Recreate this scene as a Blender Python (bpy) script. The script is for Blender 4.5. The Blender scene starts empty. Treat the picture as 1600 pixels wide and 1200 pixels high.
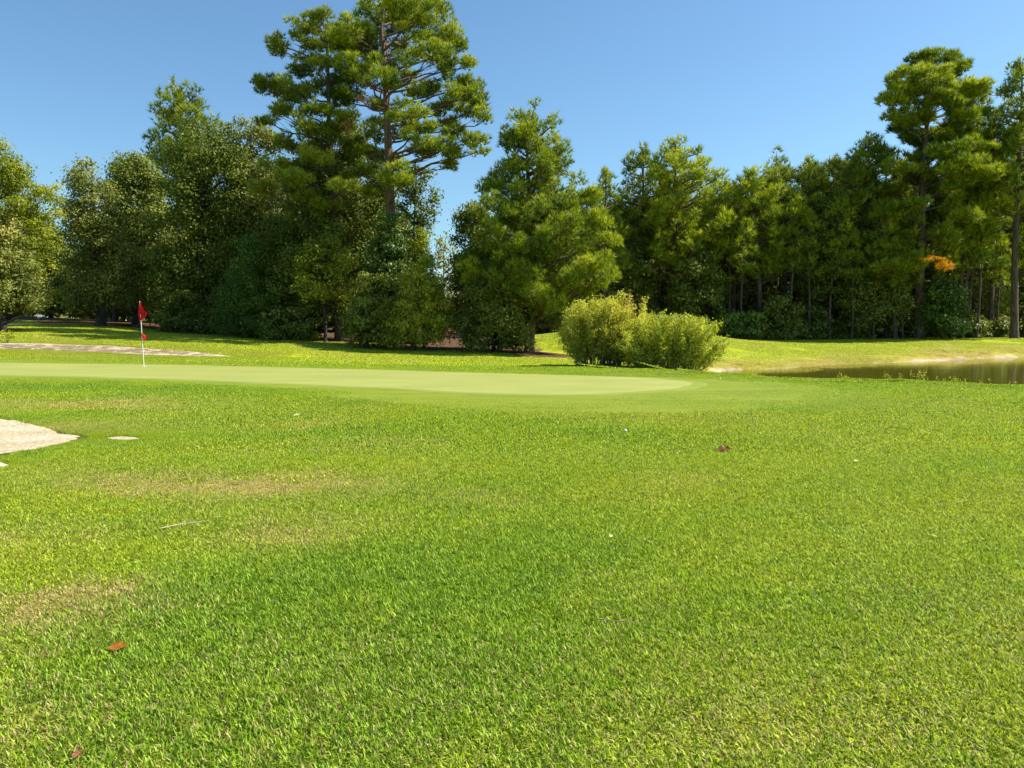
import bpy, math
import numpy as np
from mathutils import Vector

SC = bpy.context.scene
COL = SC.collection
rng = np.random.default_rng(11)

# ------------------------------------------------------------------ camera
EYE = 1.6
PITCH = math.radians(5.0)
FPX = 1200.0
cam_d = bpy.data.cameras.new('camera')
cam_d.sensor_width = 36.0
cam_d.lens = 36.0 * FPX / 1600.0
cam_d.clip_start = 0.05
cam_d.clip_end = 3000
cam = bpy.data.objects.new('camera', cam_d)
COL.objects.link(cam)
cam.location = (0, 0, EYE)
cam.rotation_euler = (math.pi / 2 - PITCH, 0, 0)
SC.camera = cam

# ------------------------------------------------------------------ light
SUN_EL = math.radians(48)
SUN_AZ = math.radians(81)          # clockwise from +Y (the view direction)
world = bpy.data.worlds.new('World')
SC.world = world
world.use_nodes = True
wn = world.node_tree.nodes
wl = world.node_tree.links
wn.clear()
sky = wn.new('ShaderNodeTexSky')
sky.sky_type = 'NISHITA'
sky.sun_disc = False
sky.sun_elevation = SUN_EL
sky.sun_rotation = SUN_AZ
sky.altitude = 0
sky.air_density = 1.0
sky.dust_density = 0.8
sky.ozone_density = 3.0
bg = wn.new('ShaderNodeBackground')
bg.inputs['Strength'].default_value = 0.083
wo = wn.new('ShaderNodeOutputWorld')
tone = wn.new('ShaderNodeMix')
tone.data_type = 'RGBA'
tone.blend_type = 'MULTIPLY'
tone.inputs[0].default_value = 1.0
tone.inputs[7].default_value = (.77, .985, 1.04, 1)      # the sky's own deeper blue
wl.new(sky.outputs[0], tone.inputs[6])
wl.new(tone.outputs[2], bg.inputs[0])
wl.new(bg.outputs[0], wo.inputs[0])

sun_d = bpy.data.lights.new('sun', 'SUN')
sun_d.energy = 4.4
sun_d.angle = math.radians(0.55)
sun_d.color = (1.0, 0.94, 0.84)
sun = bpy.data.objects.new('sun', sun_d)
COL.objects.link(sun)
sdir = Vector((math.sin(SUN_AZ) * math.cos(SUN_EL), math.cos(SUN_AZ) * math.cos(SUN_EL), math.sin(SUN_EL)))
sun.rotation_euler = sdir.to_track_quat('Z', 'Y').to_euler()
sun.location = (60, 10, 60)

SC.view_settings.view_transform = 'Standard'
SC.view_settings.look = 'None'
SC.view_settings.exposure = 1.0
SC.view_settings.gamma = 1.0
SC.view_settings.use_curve_mapping = False
SC.cycles.max_bounces = 6
SC.cycles.transparent_max_bounces = 4

# ------------------------------------------------------------------ pixel helpers (survey of the photograph)
CA, SA = math.cos(PITCH), math.sin(PITCH)


def P(px, py, D):
    """world point seen at photo pixel (px,py) at distance D along +Y"""
    xr = (px - 800.0) / FPX
    u = (600.0 - py) / FPX
    t = D / (CA + u * SA)
    return np.array([xr * t, D, EYE + t * (-SA + u * CA)])


def G(px, py, z0=0.0):
    """point of the level z0 seen at a pixel"""
    u = (600.0 - py) / FPX
    t = (z0 - EYE) / (-SA + u * CA)
    return np.array([(px - 800.0) / FPX * t, t * (CA + u * SA)])


# ------------------------------------------------------------------ noise + terrain
_perm = np.random.default_rng(3).random((256, 256))


def vnoise(x, y, s=1.0):
    x = np.asarray(x, float) * s + 913.3
    y = np.asarray(y, float) * s + 517.7
    xi = np.floor(x).astype(int)
    yi = np.floor(y).astype(int)
    fx = x - xi
    fy = y - yi
    fx = fx * fx * (3 - 2 * fx)
    fy = fy * fy * (3 - 2 * fy)
    a = _perm[xi % 256, yi % 256]
    b = _perm[(xi + 1) % 256, yi % 256]
    c = _perm[xi % 256, (yi + 1) % 256]
    d = _perm[(xi + 1) % 256, (yi + 1) % 256]
    return (a * (1 - fx) + b * fx) * (1 - fy) + (c * (1 - fx) + d * fx) * fy


def sstep(a, b, v):
    t = np.clip((v - a) / (b - a), 0, 1)
    return t * t * (3 - 2 * t)


ctrl = []
for yy in (-40, -15, 0, 6, 12, 17):
    for xx in (-40, -18, -6, 0, 6, 18, 40):
        ctrl.append((xx, yy, 0.0))
for px, py in ((0, 590), (0, 567), (225, 573), (400, 602), (400, 574), (600, 579), (750, 619), (800, 585),
               (1000, 590), (1100, 600), (1000, 619), (1200, 600), (-300, 575)):
    g = G(px, py)
    ctrl.append((g[0], g[1], 0.0))
for px, py, D in ((-500, 545, 31.5), (-200, 545, 31.5), (0, 547, 31.3), (200, 555, 31), (350, 559, 31),
                  (-200, 534, 33.2), (0, 536, 33.2), (100, 538, 33.2), (200, 542, 33), (300, 549, 32.8), (380, 553, 32.6),
                  (-500, 505, 45), (-200, 506, 46), (0, 508, 46), (100, 508, 46), (200, 514, 45), (350, 524, 44), (480, 530, 43),
                  (-300, 490, 56), (0, 494, 54), (100, 498, 56), (250, 503, 60), (450, 512, 60),
                  (500, 548, 36), (600, 551, 36.5), (700, 553, 36.5), (830, 552, 38), (560, 532, 44), (700, 538, 46),
                  (900, 556, 38), (860, 548, 41), (600, 572, 27), (750, 573, 28),
                  (840, 524, 52), (900, 518, 52), (980, 514, 52), (1040, 516, 52), (1100, 524, 52), (1160, 531, 53),
                  (900, 531, 60), (980, 528, 60), (1200, 533.5, 56), (1300, 534, 57), (1450, 530, 60), (1600, 529, 60), (1800, 529, 60),
                  (1000, 575, 27), (1080, 577, 27), (920, 573, 27), (1050, 562, 36), (960, 563, 35),
                  (1150, 561, 40), (1250, 558, 42), (1350, 553, 43.5), (1450, 548, 46), (1560, 544, 49), (1750, 542, 51),
                  (1130, 584, 21.5), (1256, 593, 19.6), (1412, 597, 18.9), (1600, 604, 17.6), (1900, 610, 17)):
    p = P(px, py, D)
    ctrl.append(tuple(p))
for a in range(0, 360, 30):
    ctrl.append((110 * math.sin(math.radians(a)), 10 + 110 * math.cos(math.radians(a)), 0.2))
for xx in (-60, -30, 0, 30, 60):
    ctrl.append((xx, 80, 0.3))
ctrl = np.array(ctrl)
KT = len(ctrl)


def _tps(r2):
    return np.where(r2 > 1e-9, r2 * np.log(r2 + 1e-12), 0.0)


_d2 = ((ctrl[:, None, :2] - ctrl[None, :, :2]) ** 2).sum(-1)
_A = np.zeros((KT + 3, KT + 3))
_A[:KT, :KT] = _tps(_d2) + np.eye(KT) * .4
_A[:KT, KT] = 1
_A[:KT, KT + 1:] = ctrl[:, :2]
_A[KT, :KT] = 1
_A[KT + 1:, :KT] = ctrl[:, :2].T
_sol = np.linalg.solve(_A, np.concatenate([ctrl[:, 2], np.zeros(3)]))


def poly_sdf(poly, x, y):
    """negative inside"""
    x = np.asarray(x, float)
    y = np.asarray(y, float)
    poly = np.asarray(poly, float)
    n = len(poly)
    d = np.full(x.shape, 1e18)
    ins = np.zeros(x.shape, bool)
    for i in range(n):
        x0, y0 = poly[i]
        x1, y1 = poly[(i + 1) % n]
        ex, ey = x1 - x0, y1 - y0
        t = np.clip(((x - x0) * ex + (y - y0) * ey) / (ex * ex + ey * ey + 1e-12), 0, 1)
        d = np.minimum(d, (x - x0 - t * ex) ** 2 + (y - y0 - t * ey) ** 2)
        if y0 != y1:
            c = ((y0 > y) != (y1 > y)) & (x < (x1 - x0) * (y - y0) / (y1 - y0) + x0)
            ins ^= c
    d = np.sqrt(d)
    return np.where(ins, -d, d)


def smooth_poly(pts, n=6):
    pts = np.array(pts, float)
    m = len(pts)
    out = []
    for i in range(m):
        p0, p1, p2, p3 = pts[i - 1], pts[i], pts[(i + 1) % m], pts[(i + 2) % m]
        for k in range(n):
            t = k / n
            out.append(0.5 * ((2 * p1) + (-p0 + p2) * t + (2 * p0 - 5 * p1 + 4 * p2 - p3) * t * t + (-p0 + 3 * p1 - 3 * p2 + p3) * t ** 3))
    return np.array(out)


POND = smooth_poly([(9.3, 33.6), (7.9, 31), (7.7, 27.0), (8.0, 24.2), (9.2, 22.7), (11.3, 22.1), (14.0, 20.9), (19, 20.3), (30, 20.0),
                    (45, 20), (62, 24), (70, 36), (60, 46), (45, 48.5), (34, 47), (29.0, 45.2), (24.2, 42.3), (19.0, 39.6),
                    (16.2, 37.9), (12.5, 35.4)], 5)
WATER_Z = -0.8


def base_h(x, y):
    x = np.asarray(x, float)
    y = np.asarray(y, float)
    sh = x.shape
    xf, yf = x.ravel(), y.ravel()
    out = np.empty(xf.size)
    for i in range(0, xf.size, 40000):
        s = slice(i, i + 40000)
        r2 = (xf[s, None] - ctrl[None, :, 0]) ** 2 + (yf[s, None] - ctrl[None, :, 1]) ** 2
        out[s] = _tps(r2) @ _sol[:KT] + _sol[KT] + _sol[KT + 1] * xf[s] + _sol[KT + 2] * yf[s]
    r = np.hypot(xf, yf - 10)
    k = sstep(95, 120, r)
    out = out * (1 - k) + 0.2 * k
    return out.reshape(sh)


def H(x, y):
    x = np.asarray(x, float)
    y = np.asarray(y, float)
    b = base_h(x, y)
    b = b + (vnoise(x, y, 0.7) - .5) * 0.03 * sstep(3, 8, np.hypot(x, y)) * sstep(.2, 2.0, poly_sdf(COLLAR[::3], x, y))
    s = poly_sdf(POND, x, y) + (vnoise(x, y, 0.9) - .5) * 0.5
    s = np.where(np.hypot(x, y) < 12, 5, s)
    wide = 1.5 + 2.4 * sstep(31, 26, y)
    w = np.sin(np.clip((s + .25) / (wide + .25), 0, 1) * math.pi / 2) ** 1.15
    bed = WATER_Z - 0.12 - 0.35 * sstep(0, 3, -s)
    return bed * (1 - w) + b * w


def h1(x, y):
    return float(H(np.array([x]), np.array([y]))[0])


# ------------------------------------------------------------------ mesh helpers
def mesh_np(name, verts, faces, mat=None, smooth=False, attrs=None, mats=None, mat_idx=None):
    """faces: list of int arrays (m,k)"""
    me = bpy.data.meshes.new(name)
    verts = np.asarray(verts, np.float32)
    me.vertices.add(len(verts))
    me.vertices.foreach_set('co', verts.ravel())
    loops = np.concatenate([f.ravel() for f in faces]).astype(np.int32)
    tot = np.concatenate([np.full(len(f), f.shape[1], np.int32) for f in faces])
    start = np.concatenate([[0], np.cumsum(tot)[:-1]]).astype(np.int32)
    me.loops.add(len(loops))
    me.loops.foreach_set('vertex_index', loops)
    me.polygons.add(len(tot))
    me.polygons.foreach_set('loop_start', start)
    if smooth:
        me.polygons.foreach_set('use_smooth', np.ones(len(tot), bool))
    if mats:
        for m in mats:
            me.materials.append(m)
        if mat_idx is not None:
            me.polygons.foreach_set('material_index', np.asarray(mat_idx, np.int32))
    elif mat:
        me.materials.append(mat)
    for k, v in (attrs or {}).items():
        a = me.attributes.new(k, 'FLOAT', 'POINT')
        a.data.foreach_set('value', np.asarray(v, np.float32))
    me.update(calc_edges=True)
    return me


def link(name, me, parent=None, loc=None):
    o = bpy.data.objects.new(name, me)
    COL.objects.link(o)
    if loc is not None:
        o.location = loc
    if parent:
        o.parent = parent
    return o


def empty(name, loc, label, cat, group=None):
    o = bpy.data.objects.new(name, None)
    COL.objects.link(o)
    o.empty_display_size = 0.3
    o.location = loc
    tag(o, label, cat, group)
    return o


def tag(o, label=None, cat=None, group=None, kind=None):
    if label:
        o['label'] = label
    if cat:
        o['category'] = cat
    if group:
        o['group'] = group
    if kind:
        o['kind'] = kind
    return o


def dup(root, loc, rz, sc, label, group):
    r = root.copy()
    COL.objects.link(r)
    r.location = loc
    r.rotation_euler = (0, 0, rz)
    r.scale = sc
    r['label'] = label
    r['group'] = group
    for ch in list(root.children):
        c = ch.copy()
        COL.objects.link(c)
        c.parent = r
    return r


def tube(pts, radii, sides=6, cap=True):
    pts = np.asarray(pts, float)
    n = len(pts)
    tan = np.gradient(pts, axis=0)
    tan /= np.linalg.norm(tan, axis=1)[:, None] + 1e-9
    up = np.where(np.abs(tan[:, 2:3]) > .9, np.array([[1., 0, 0]]), np.array([[0, 0, 1.]]))
    a = np.cross(tan, up)
    a /= np.linalg.norm(a, axis=1)[:, None] + 1e-9
    b = np.cross(tan, a)
    th = np.linspace(0, 2 * math.pi, sides, endpoint=False)
    r = np.asarray(radii, float)[:, None, None]
    v = pts[:, None, :] + r * (np.cos(th)[None, :, None] * a[:, None, :] + np.sin(th)[None, :, None] * b[:, None, :])
    v = v.reshape(-1, 3)
    i = np.arange(n - 1)[:, None] * sides
    j = np.arange(sides)[None, :]
    j2 = (j + 1) % sides
    f = np.stack([i + j, i + j2, i + sides + j2, i + sides + j], -1).reshape(-1, 4)
    return v, f


class Geo:
    def __init__(s):
        s.v, s.q, s.t, s.n, s.a = [], [], [], 0, []

    def add(s, v, q=None, t=None, a=None):
        if q is not None and len(q):
            s.q.append(np.asarray(q) + s.n)
        if t is not None and len(t):
            s.t.append(np.asarray(t) + s.n)
        s.v.append(np.asarray(v, float))
        s.a.append(np.asarray(a, float) if a is not None else np.zeros(len(v)))
        s.n += len(v)

    def tube(s, pts, radii, sides=6):
        v, f = tube(pts, radii, sides)
        s.add(v, q=f)

    def build(s, name, mat, parent=None, smooth=False, loc=None):
        if not s.v:
            return None
        fs = []
        if s.q:
            fs.append(np.concatenate(s.q))
        if s.t:
            fs.append(np.concatenate(s.t))
        me = mesh_np(name, np.concatenate(s.v), fs, mat, smooth, {'tint': np.concatenate(s.a)})
        return link(name, me, parent, loc)


# ------------------------------------------------------------------ materials
def newmat(name):
    m = bpy.data.materials.new(name)
    m.use_nodes = True
    nt = m.node_tree
    nt.nodes.clear()
    out = nt.nodes.new('ShaderNodeOutputMaterial')
    return m, nt, out


def N(nt, typ, **kw):
    n = nt.nodes.new(typ)
    for k, v in kw.items():
        if k in n.inputs.keys() if isinstance(k, str) else False:
            n.inputs[k].default_value = v
        else:
            setattr(n, k, v)
    return n


def noise(nt, scale, detail=3, rough=.55, coord=None, dist=0):
    n = nt.nodes.new('ShaderNodeTexNoise')
    n.inputs['Scale'].default_value = scale
    n.inputs['Detail'].default_value = detail
    n.inputs['Roughness'].default_value = rough
    n.inputs['Distortion'].default_value = dist
    if coord is None:
        g = nt.nodes.new('ShaderNodeNewGeometry')
        coord = g.outputs['Position']
    nt.links.new(coord, n.inputs['Vector'])
    return n.outputs['Fac']


def ramp(nt, fac, stops):
    r = nt.nodes.new('ShaderNodeValToRGB')
    el = r.color_ramp.elements
    while len(el) < len(stops):
        el.new(0.5)
    for e, (p, c) in zip(el, stops):
        e.position = p
        e.color = (c[0], c[1], c[2], 1) if not isinstance(c, (int, float)) else (c, c, c, 1)
    nt.links.new(fac, r.inputs[0])
    return r.outputs[0]


def mixc(nt, fac, a, b, mode='MIX'):
    m = nt.nodes.new('ShaderNodeMix')
    m.data_type = 'RGBA'
    m.blend_type = mode
    ins = [i for i in m.inputs if i.enabled]
    for inp, val in ((m.inputs['Factor'] if False else m.inputs[0], fac), (m.inputs[6], a), (m.inputs[7], b)):
        if isinstance(val, (int, float)):
            inp.default_value = val
        elif isinstance(val, tuple):
            inp.default_value = (*val[:3], 1)
        else:
            nt.links.new(val, inp)
    return m.outputs[2]


def math_(nt, op, a, b=None, clamp=False):
    m = nt.nodes.new('ShaderNodeMath')
    m.operation = op
    m.use_clamp = clamp
    for i, v in enumerate((a, b)):
        if v is None:
            continue
        if isinstance(v, (int, float)):
            m.inputs[i].default_value = v
        else:
            nt.links.new(v, m.inputs[i])
    return m.outputs[0]


def attr(nt, name, inst=False):
    a = nt.nodes.new('ShaderNodeAttribute')
    a.attribute_name = name
    a.attribute_type = 'INSTANCER' if inst else 'GEOMETRY'
    return a.outputs['Fac']


def foliage_surface(nt, out, color, transl=.35, rough=.55, tcol=None, spec=.3):
    p = nt.nodes.new('ShaderNodeBsdfPrincipled')
    p.inputs['Roughness'].default_value = rough
    p.inputs['Specular IOR Level'].default_value = spec
    nt.links.new(color, p.inputs['Base Color'])
    t = nt.nodes.new('ShaderNodeBsdfTranslucent')
    tc = mixc(nt, 1.0, color, tcol or (1.25, 1.3, .55), 'MULTIPLY')
    nt.links.new(tc, t.inputs['Color'])
    mx = nt.nodes.new('ShaderNodeMixShader')
    mx.inputs[0].default_value = transl
    nt.links.new(p.outputs[0], mx.inputs[1])
    nt.links.new(t.outputs[0], mx.inputs[2])
    nt.links.new(mx.outputs[0], out.inputs[0])


def leaf_mat(name, dark, mid, light, transl=.35, accent=None, spec=.3, rough=.5):
    m, nt, out = newmat(name)
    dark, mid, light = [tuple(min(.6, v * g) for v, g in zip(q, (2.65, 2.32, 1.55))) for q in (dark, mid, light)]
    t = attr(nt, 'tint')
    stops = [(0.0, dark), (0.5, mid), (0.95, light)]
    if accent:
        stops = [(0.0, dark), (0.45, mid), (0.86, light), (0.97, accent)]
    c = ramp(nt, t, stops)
    n = noise(nt, 0.45, 2)
    c = mixc(nt, 1.0, c, ramp(nt, n, [(0.3, (.78, .82, .8)), (0.7, (1.2, 1.15, 1.05))]), 'MULTIPLY')
    foliage_surface(nt, out, c, transl, rough, spec=spec)
    return m


def bark_mat(name, a, b, scale=3):
    m, nt, out = newmat(name)
    tc = nt.nodes.new('ShaderNodeNewGeometry')
    mp = nt.nodes.new('ShaderNodeMapping')
    mp.inputs['Scale'].default_value = (1, 1, .3)
    nt.links.new(tc.outputs['Position'], mp.inputs[0])
    n = noise(nt, scale * 2, 6, .65, mp.outputs[0])
    c = ramp(nt, n, [(0.35, a), (0.65, b)])
    p = nt.nodes.new('ShaderNodeBsdfPrincipled')
    p.inputs['Roughness'].default_value = .9
    nt.links.new(c, p.inputs['Base Color'])
    bp = nt.nodes.new('ShaderNodeBump')
    bp.inputs['Strength'].default_value = .8
    bp.inputs['Distance'].default_value = .06
    nt.links.new(n, bp.inputs['Height'])
    nt.links.new(bp.outputs[0], p.inputs['Normal'])
    nt.links.new(p.outputs[0], out.inputs[0])
    return m


def plain_mat(name, col, rough=.6, var=.15, scale=20):
    m, nt, out = newmat(name)
    n = noise(nt, scale, 4)
    c = ramp(nt, n, [(0.3, tuple(v * (1 - var) for v in col)), (0.7, tuple(min(1, v * (1 + var)) for v in col))])
    p = nt.nodes.new('ShaderNodeBsdfPrincipled')
    p.inputs['Roughness'].default_value = rough
    nt.links.new(c, p.inputs['Base Color'])
    nt.links.new(p.outputs[0], out.inputs[0])
    return m


# turf colours
T_YEL = (.39, .455, .018)
T_MID = (.335, .44, .018)
T_LUSH = (.25, .385, .020)
T_TAN = (.40, .33, .13)


def turf_tone(nt, inst):
    """green tone from wide noise + the mapped dry / lush values"""
    lush = attr(nt, 'lush', inst)
    dry = attr(nt, 'dry', inst)
    n1 = noise(nt, .55, 4, .6)
    n2 = noise(nt, 3.0, 4, .6)
    v = math_(nt, 'ADD', math_(nt, 'MULTIPLY', n1, .55), math_(nt, 'MULTIPLY', n2, .45))
    v = math_(nt, 'ADD', v, math_(nt, 'MULTIPLY', math_(nt, 'SUBTRACT', lush, .5), .45))
    c = ramp(nt, v, [(0.30, T_YEL), (0.50, T_MID), (0.72, T_LUSH)])
    return c, dry, n1, n2


def make_blade_mat(name, gain=1.0, transl=.38):
    m, nt, out = newmat(name)
    c, dry, n1, n2 = turf_tone(nt, True)
    r = attr(nt, 'tint')
    # every blade has a tone of its own
    c = mixc(nt, 1.0, c, ramp(nt, r, [(0.0, (.25, .32, .4)), (.45, (.70, .76, .62)), (.8, (1.45, 1.40, 1.5)), (1, (1.9, 1.7, 4.5))]), 'MULTIPLY')
    fine = noise(nt, 9, 3)
    thr = math_(nt, 'ADD', math_(nt, 'MULTIPLY', dry, 1.0), math_(nt, 'MULTIPLY', math_(nt, 'SUBTRACT', fine, .60), .40))
    rr = attr(nt, 'rnd')
    isdry = math_(nt, 'LESS_THAN', rr, thr)
    tan = ramp(nt, r, [(0, (.28, .20, .07)), (.5, (.50, .41, .14)), (1, (.72, .60, .27))])
    c = mixc(nt, isdry, c, tan)
    if gain != 1:
        c = mixc(nt, 1.0, c, (gain, gain, gain), 'MULTIPLY')
    foliage_surface(nt, out, c, transl, .5, (1.25, 1.25, .4), .25)
    return m


def make_ground_mat():
    m, nt, out = newmat('turf_ground')
    c, dry, n1, n2 = turf_tone(nt, False)
    fine = noise(nt, 14, 5, .7)
    finer = noise(nt, 60, 3, .7)
    c = mixc(nt, 1.0, c, ramp(nt, fine, [(0.3, (.55, .6, .55)), (0.7, (1.15, 1.1, 1.0))]), 'MULTIPLY')
    nearf = attr(nt, 'near')
    soil = ramp(nt, finer, [(0.35, (.030, .042, .010)), (0.65, (.10, .135, .028))])
    c = mixc(nt, nearf, c, soil)
    dm = math_(nt, 'ADD', dry, math_(nt, 'MULTIPLY', math_(nt, 'SUBTRACT', fine, .5), .8), True)
    dm = math_(nt, 'MULTIPLY', dm, math_(nt, 'SUBTRACT', 1.0, math_(nt, 'MULTIPLY', nearf, .4)))
    dryc = ramp(nt, n2, [(0.3, (.26, .17, .035)), (0.7, (.42, .33, .08))])
    c = mixc(nt, ramp(nt, dm, [(0.2, 0), (0.85, 1)]), c, dryc)
    straw = attr(nt, 'straw')
    sm = math_(nt, 'ADD', straw, math_(nt, 'MULTIPLY', math_(nt, 'SUBTRACT', fine, .5), .9), True)
    sc = ramp(nt, noise(nt, 5, 5, .7), [(0.3, (.06, .032, .018)), (0.55, (.12, .062, .032)), (.75, (.20, .13, .07))])
    c = mixc(nt, ramp(nt, sm, [(0.35, 0), (0.65, 1)]), c, sc)
    mud = attr(nt, 'mud')
    mm = math_(nt, 'ADD', mud, math_(nt, 'MULTIPLY', math_(nt, 'SUBTRACT', fine, .5), .7), True)
    mc = ramp(nt, n2, [(0.3, (.30, .22, .10)), (0.6, (.50, .41, .24))])
    c = mixc(nt, ramp(nt, mm, [(0.4, 0), (0.6, 1)]), c, mc)
    p = nt.nodes.new('ShaderNodeBsdfPrincipled')
    p.inputs['Roughness'].default_value = .95
    p.inputs['Specular IOR Level'].default_value = .1
    nt.links.new(c, p.inputs['Base Color'])
    bp = nt.nodes.new('ShaderNodeBump')
    bp.inputs['Strength'].default_value = .7
    bp.inputs['Distance'].default_value = .05
    nt.links.new(fine, bp.inputs['Height'])
    nt.links.new(bp.outputs[0], p.inputs['Normal'])
    nt.links.new(p.outputs[0], out.inputs[0])
    return m


def make_green_mat(name, a, b, stripe, bumpd=.004):
    m, nt, out = newmat(name)
    g = nt.nodes.new('ShaderNodeNewGeometry')
    mp = nt.nodes.new('ShaderNodeMapping')
    mp.inputs['Scale'].default_value = (.25, 1.0, 1)
    mp.inputs['Rotation'].default_value = (0, 0, .12)
    nt.links.new(g.outputs['Position'], mp.inputs[0])
    n1 = noise(nt, 1.1, 4, .6, mp.outputs[0])
    n2 = noise(nt, 40, 3, .7)
    n3 = noise(nt, .22, 2)
    v = math_(nt, 'ADD', math_(nt, 'MULTIPLY', n1, .5), math_(nt, 'ADD', math_(nt, 'MULTIPLY', n2, .3), math_(nt, 'MULTIPLY', n3, .2)))
    c = ramp(nt, v, [(0.35, a), (0.62, b)])
    st = noise(nt, 2.6, 2, .5, mp.outputs[0])
    c = mixc(nt, math_(nt, 'MULTIPLY', ramp(nt, st, [(0.45, 0), (.6, 1)]), .5), c, stripe)
    p = nt.nodes.new('ShaderNodeBsdfPrincipled')
    p.inputs['Roughness'].default_value = .85
    p.inputs['Specular IOR Level'].default_value = .2
    nt.links.new(c, p.inputs['Base Color'])
    bp = nt.nodes.new('ShaderNodeBump')
    bp.inputs['Strength'].default_value = .6
    bp.inputs['Distance'].default_value = bumpd
    nt.links.new(noise(nt, 90, 3, .7), bp.inputs['Height'])
    nt.links.new(bp.outputs[0], p.inputs['Normal'])
    nt.links.new(p.outputs[0], out.inputs[0])
    return m


def make_sand_mat():
    m, nt, out = newmat('bunker_sand')
    n1 = noise(nt, 1.5, 5, .65)
    n2 = noise(nt, 14, 5, .7)
    c = ramp(nt, n2, [(0.3, (.38, .30, .18)), (0.48, (.56, .475, .32)), (0.7, (.68, .595, .43))])
    cl = ramp(nt, n1, [(0.42, (1, 1, .96)), (0.62, (.84, .76, .62))])
    c = mixc(nt, 1.0, c, cl, 'MULTIPLY')
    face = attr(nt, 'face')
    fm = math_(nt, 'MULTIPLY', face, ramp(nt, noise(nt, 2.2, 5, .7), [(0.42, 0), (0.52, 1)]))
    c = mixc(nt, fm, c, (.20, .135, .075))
    p = nt.nodes.new('ShaderNodeBsdfPrincipled')
    p.inputs['Roughness'].default_value = .95
    nt.links.new(c, p.inputs['Base Color'])
    bp = nt.nodes.new('ShaderNodeBump')
    bp.inputs['Strength'].default_value = .9
    bp.inputs['Distance'].default_value = .06
    nt.links.new(n2, bp.inputs['Height'])
    nt.links.new(bp.outputs[0], p.inputs['Normal'])
    nt.links.new(p.outputs[0], out.inputs[0])
    return m


def make_water_mat():
    m, nt, out = newmat('pond_water')
    p = nt.nodes.new('ShaderNodeBsdfPrincipled')
    n = noise(nt, .3, 3)
    c = ramp(nt, n, [(0.3, (.075, .075, .007)), (0.7, (.100, .096, .010))])
    nt.links.new(c, p.inputs['Base Color'])
    p.inputs['Roughness'].default_value = .04
    p.inputs['IOR'].default_value = 1.33
    g = nt.nodes.new('ShaderNodeNewGeometry')
    mp = nt.nodes.new('ShaderNodeMapping')
    mp.inputs['Scale'].default_value = (.6, 1.6, 1)
    nt.links.new(g.outputs['Position'], mp.inputs[0])
    bp = nt.nodes.new('ShaderNodeBump')
    bp.inputs['Strength'].default_value = .12
    bp.inputs['Distance'].default_value = .02
    nt.links.new(noise(nt, 5, 3, .6, mp.outputs[0]), bp.inputs['Height'])
    nt.links.new(bp.outputs[0], p.inputs['Normal'])
    nt.links.new(p.outputs[0], out.inputs[0])
    return m


M = {}
M['ground'] = make_ground_mat()
M['blade'] = make_blade_mat('grass_blades', 1.0)
M['blade_far'] = make_blade_mat('fairway_blades', 1.1)
M['green'] = make_green_mat('putting_green_turf', (.24, .265, .055), (.325, .34, .09), (.25, .28, .06))
M['collar'] = make_green_mat('collar_turf', (.155, .205, .010), (.215, .26, .018), (.135, .185, .008), .01)
M['fringe'] = make_green_mat('green_fringe_turf', (.175, .22, .024), (.245, .285, .044), (.17, .215, .022), .006)
M['sand'] = make_sand_mat()
M['water'] = make_water_mat()
M['pine'] = leaf_mat('pine_needles', (.032, .058, .010), (.082, .122, .014), (.185, .215, .020), .33)
M['pine_lit'] = leaf_mat('lit_yellow_green_needles', (.046, .078, .010), (.115, .158, .015), (.23, .255, .022), .36)  # lighter, yellower copy of the pine needles: sunlit look put into the colour
M['pine_dk'] = leaf_mat('dark_pine_needles', (.028, .050, .012), (.066, .100, .017), (.13, .158, .022), .3)
M['oak'] = leaf_mat('oak_leaves', (.028, .046, .013), (.062, .088, .022), (.125, .150, .045), .25, spec=.15)
M['oak_grey'] = leaf_mat('olive_oak_leaves', (.040, .058, .022), (.085, .108, .040), (.165, .175, .070), .28, spec=.15)
M['oak_yel'] = leaf_mat('yellowing_leaves', (.040, .062, .010), (.095, .125, .014), (.225, .235, .020), .4)
M['dark'] = leaf_mat('dark_understory_leaves', (.028, .044, .014), (.060, .084, .022), (.11, .135, .036), .25, spec=.15)
M['ever'] = leaf_mat('glossy_evergreen_leaves', (.016, .036, .009), (.034, .066, .015), (.065, .110, .026), .2, spec=.3, rough=.45)
M['cedar'] = leaf_mat('soft_cedar_sprays', (.022, .050, .014), (.050, .090, .020), (.095, .140, .028), .3)
M['autumn'] = leaf_mat('yellow_green_autumn_leaves', (.060, .085, .014), (.125, .155, .022), (.22, .235, .035), .38, accent=(.36, .19, .06))
M['willow'] = leaf_mat('fresh_willow_leaves', (.07, .10, .015), (.165, .20, .03), (.31, .34, .075), .42)
M['willow_tan'] = leaf_mat('tan_and_olive_willow_leaves', (.09, .105, .02), (.185, .20, .034), (.32, .32, .075), .4, accent=(.40, .24, .09))
M['orange'] = leaf_mat('orange_dead_needles', (.14, .042, .006), (.26, .115, .006), (.45, .25, .007), .4)
M['brown'] = leaf_mat('brown_dead_needles', (.08, .04, .022), (.14, .075, .04), (.24, .14, .07), .3)
M['bark'] = bark_mat('pine_bark', (.050, .032, .024), (.150, .105, .080))
M['bark_red'] = bark_mat('reddish_pine_bark', (.060, .034, .024), (.190, .115, .080))
M['bark_dk'] = bark_mat('dark_bark', (.022, .018, .014), (.070, .058, .046))
M['stem'] = bark_mat('shrub_stems', (.10, .07, .045), (.24, .18, .12), 8)


# ------------------------------------------------------------------ ground zones
def px_poly(pts, z=0.0):
    return np.array([G(a, b, z) for a, b in pts])


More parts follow.
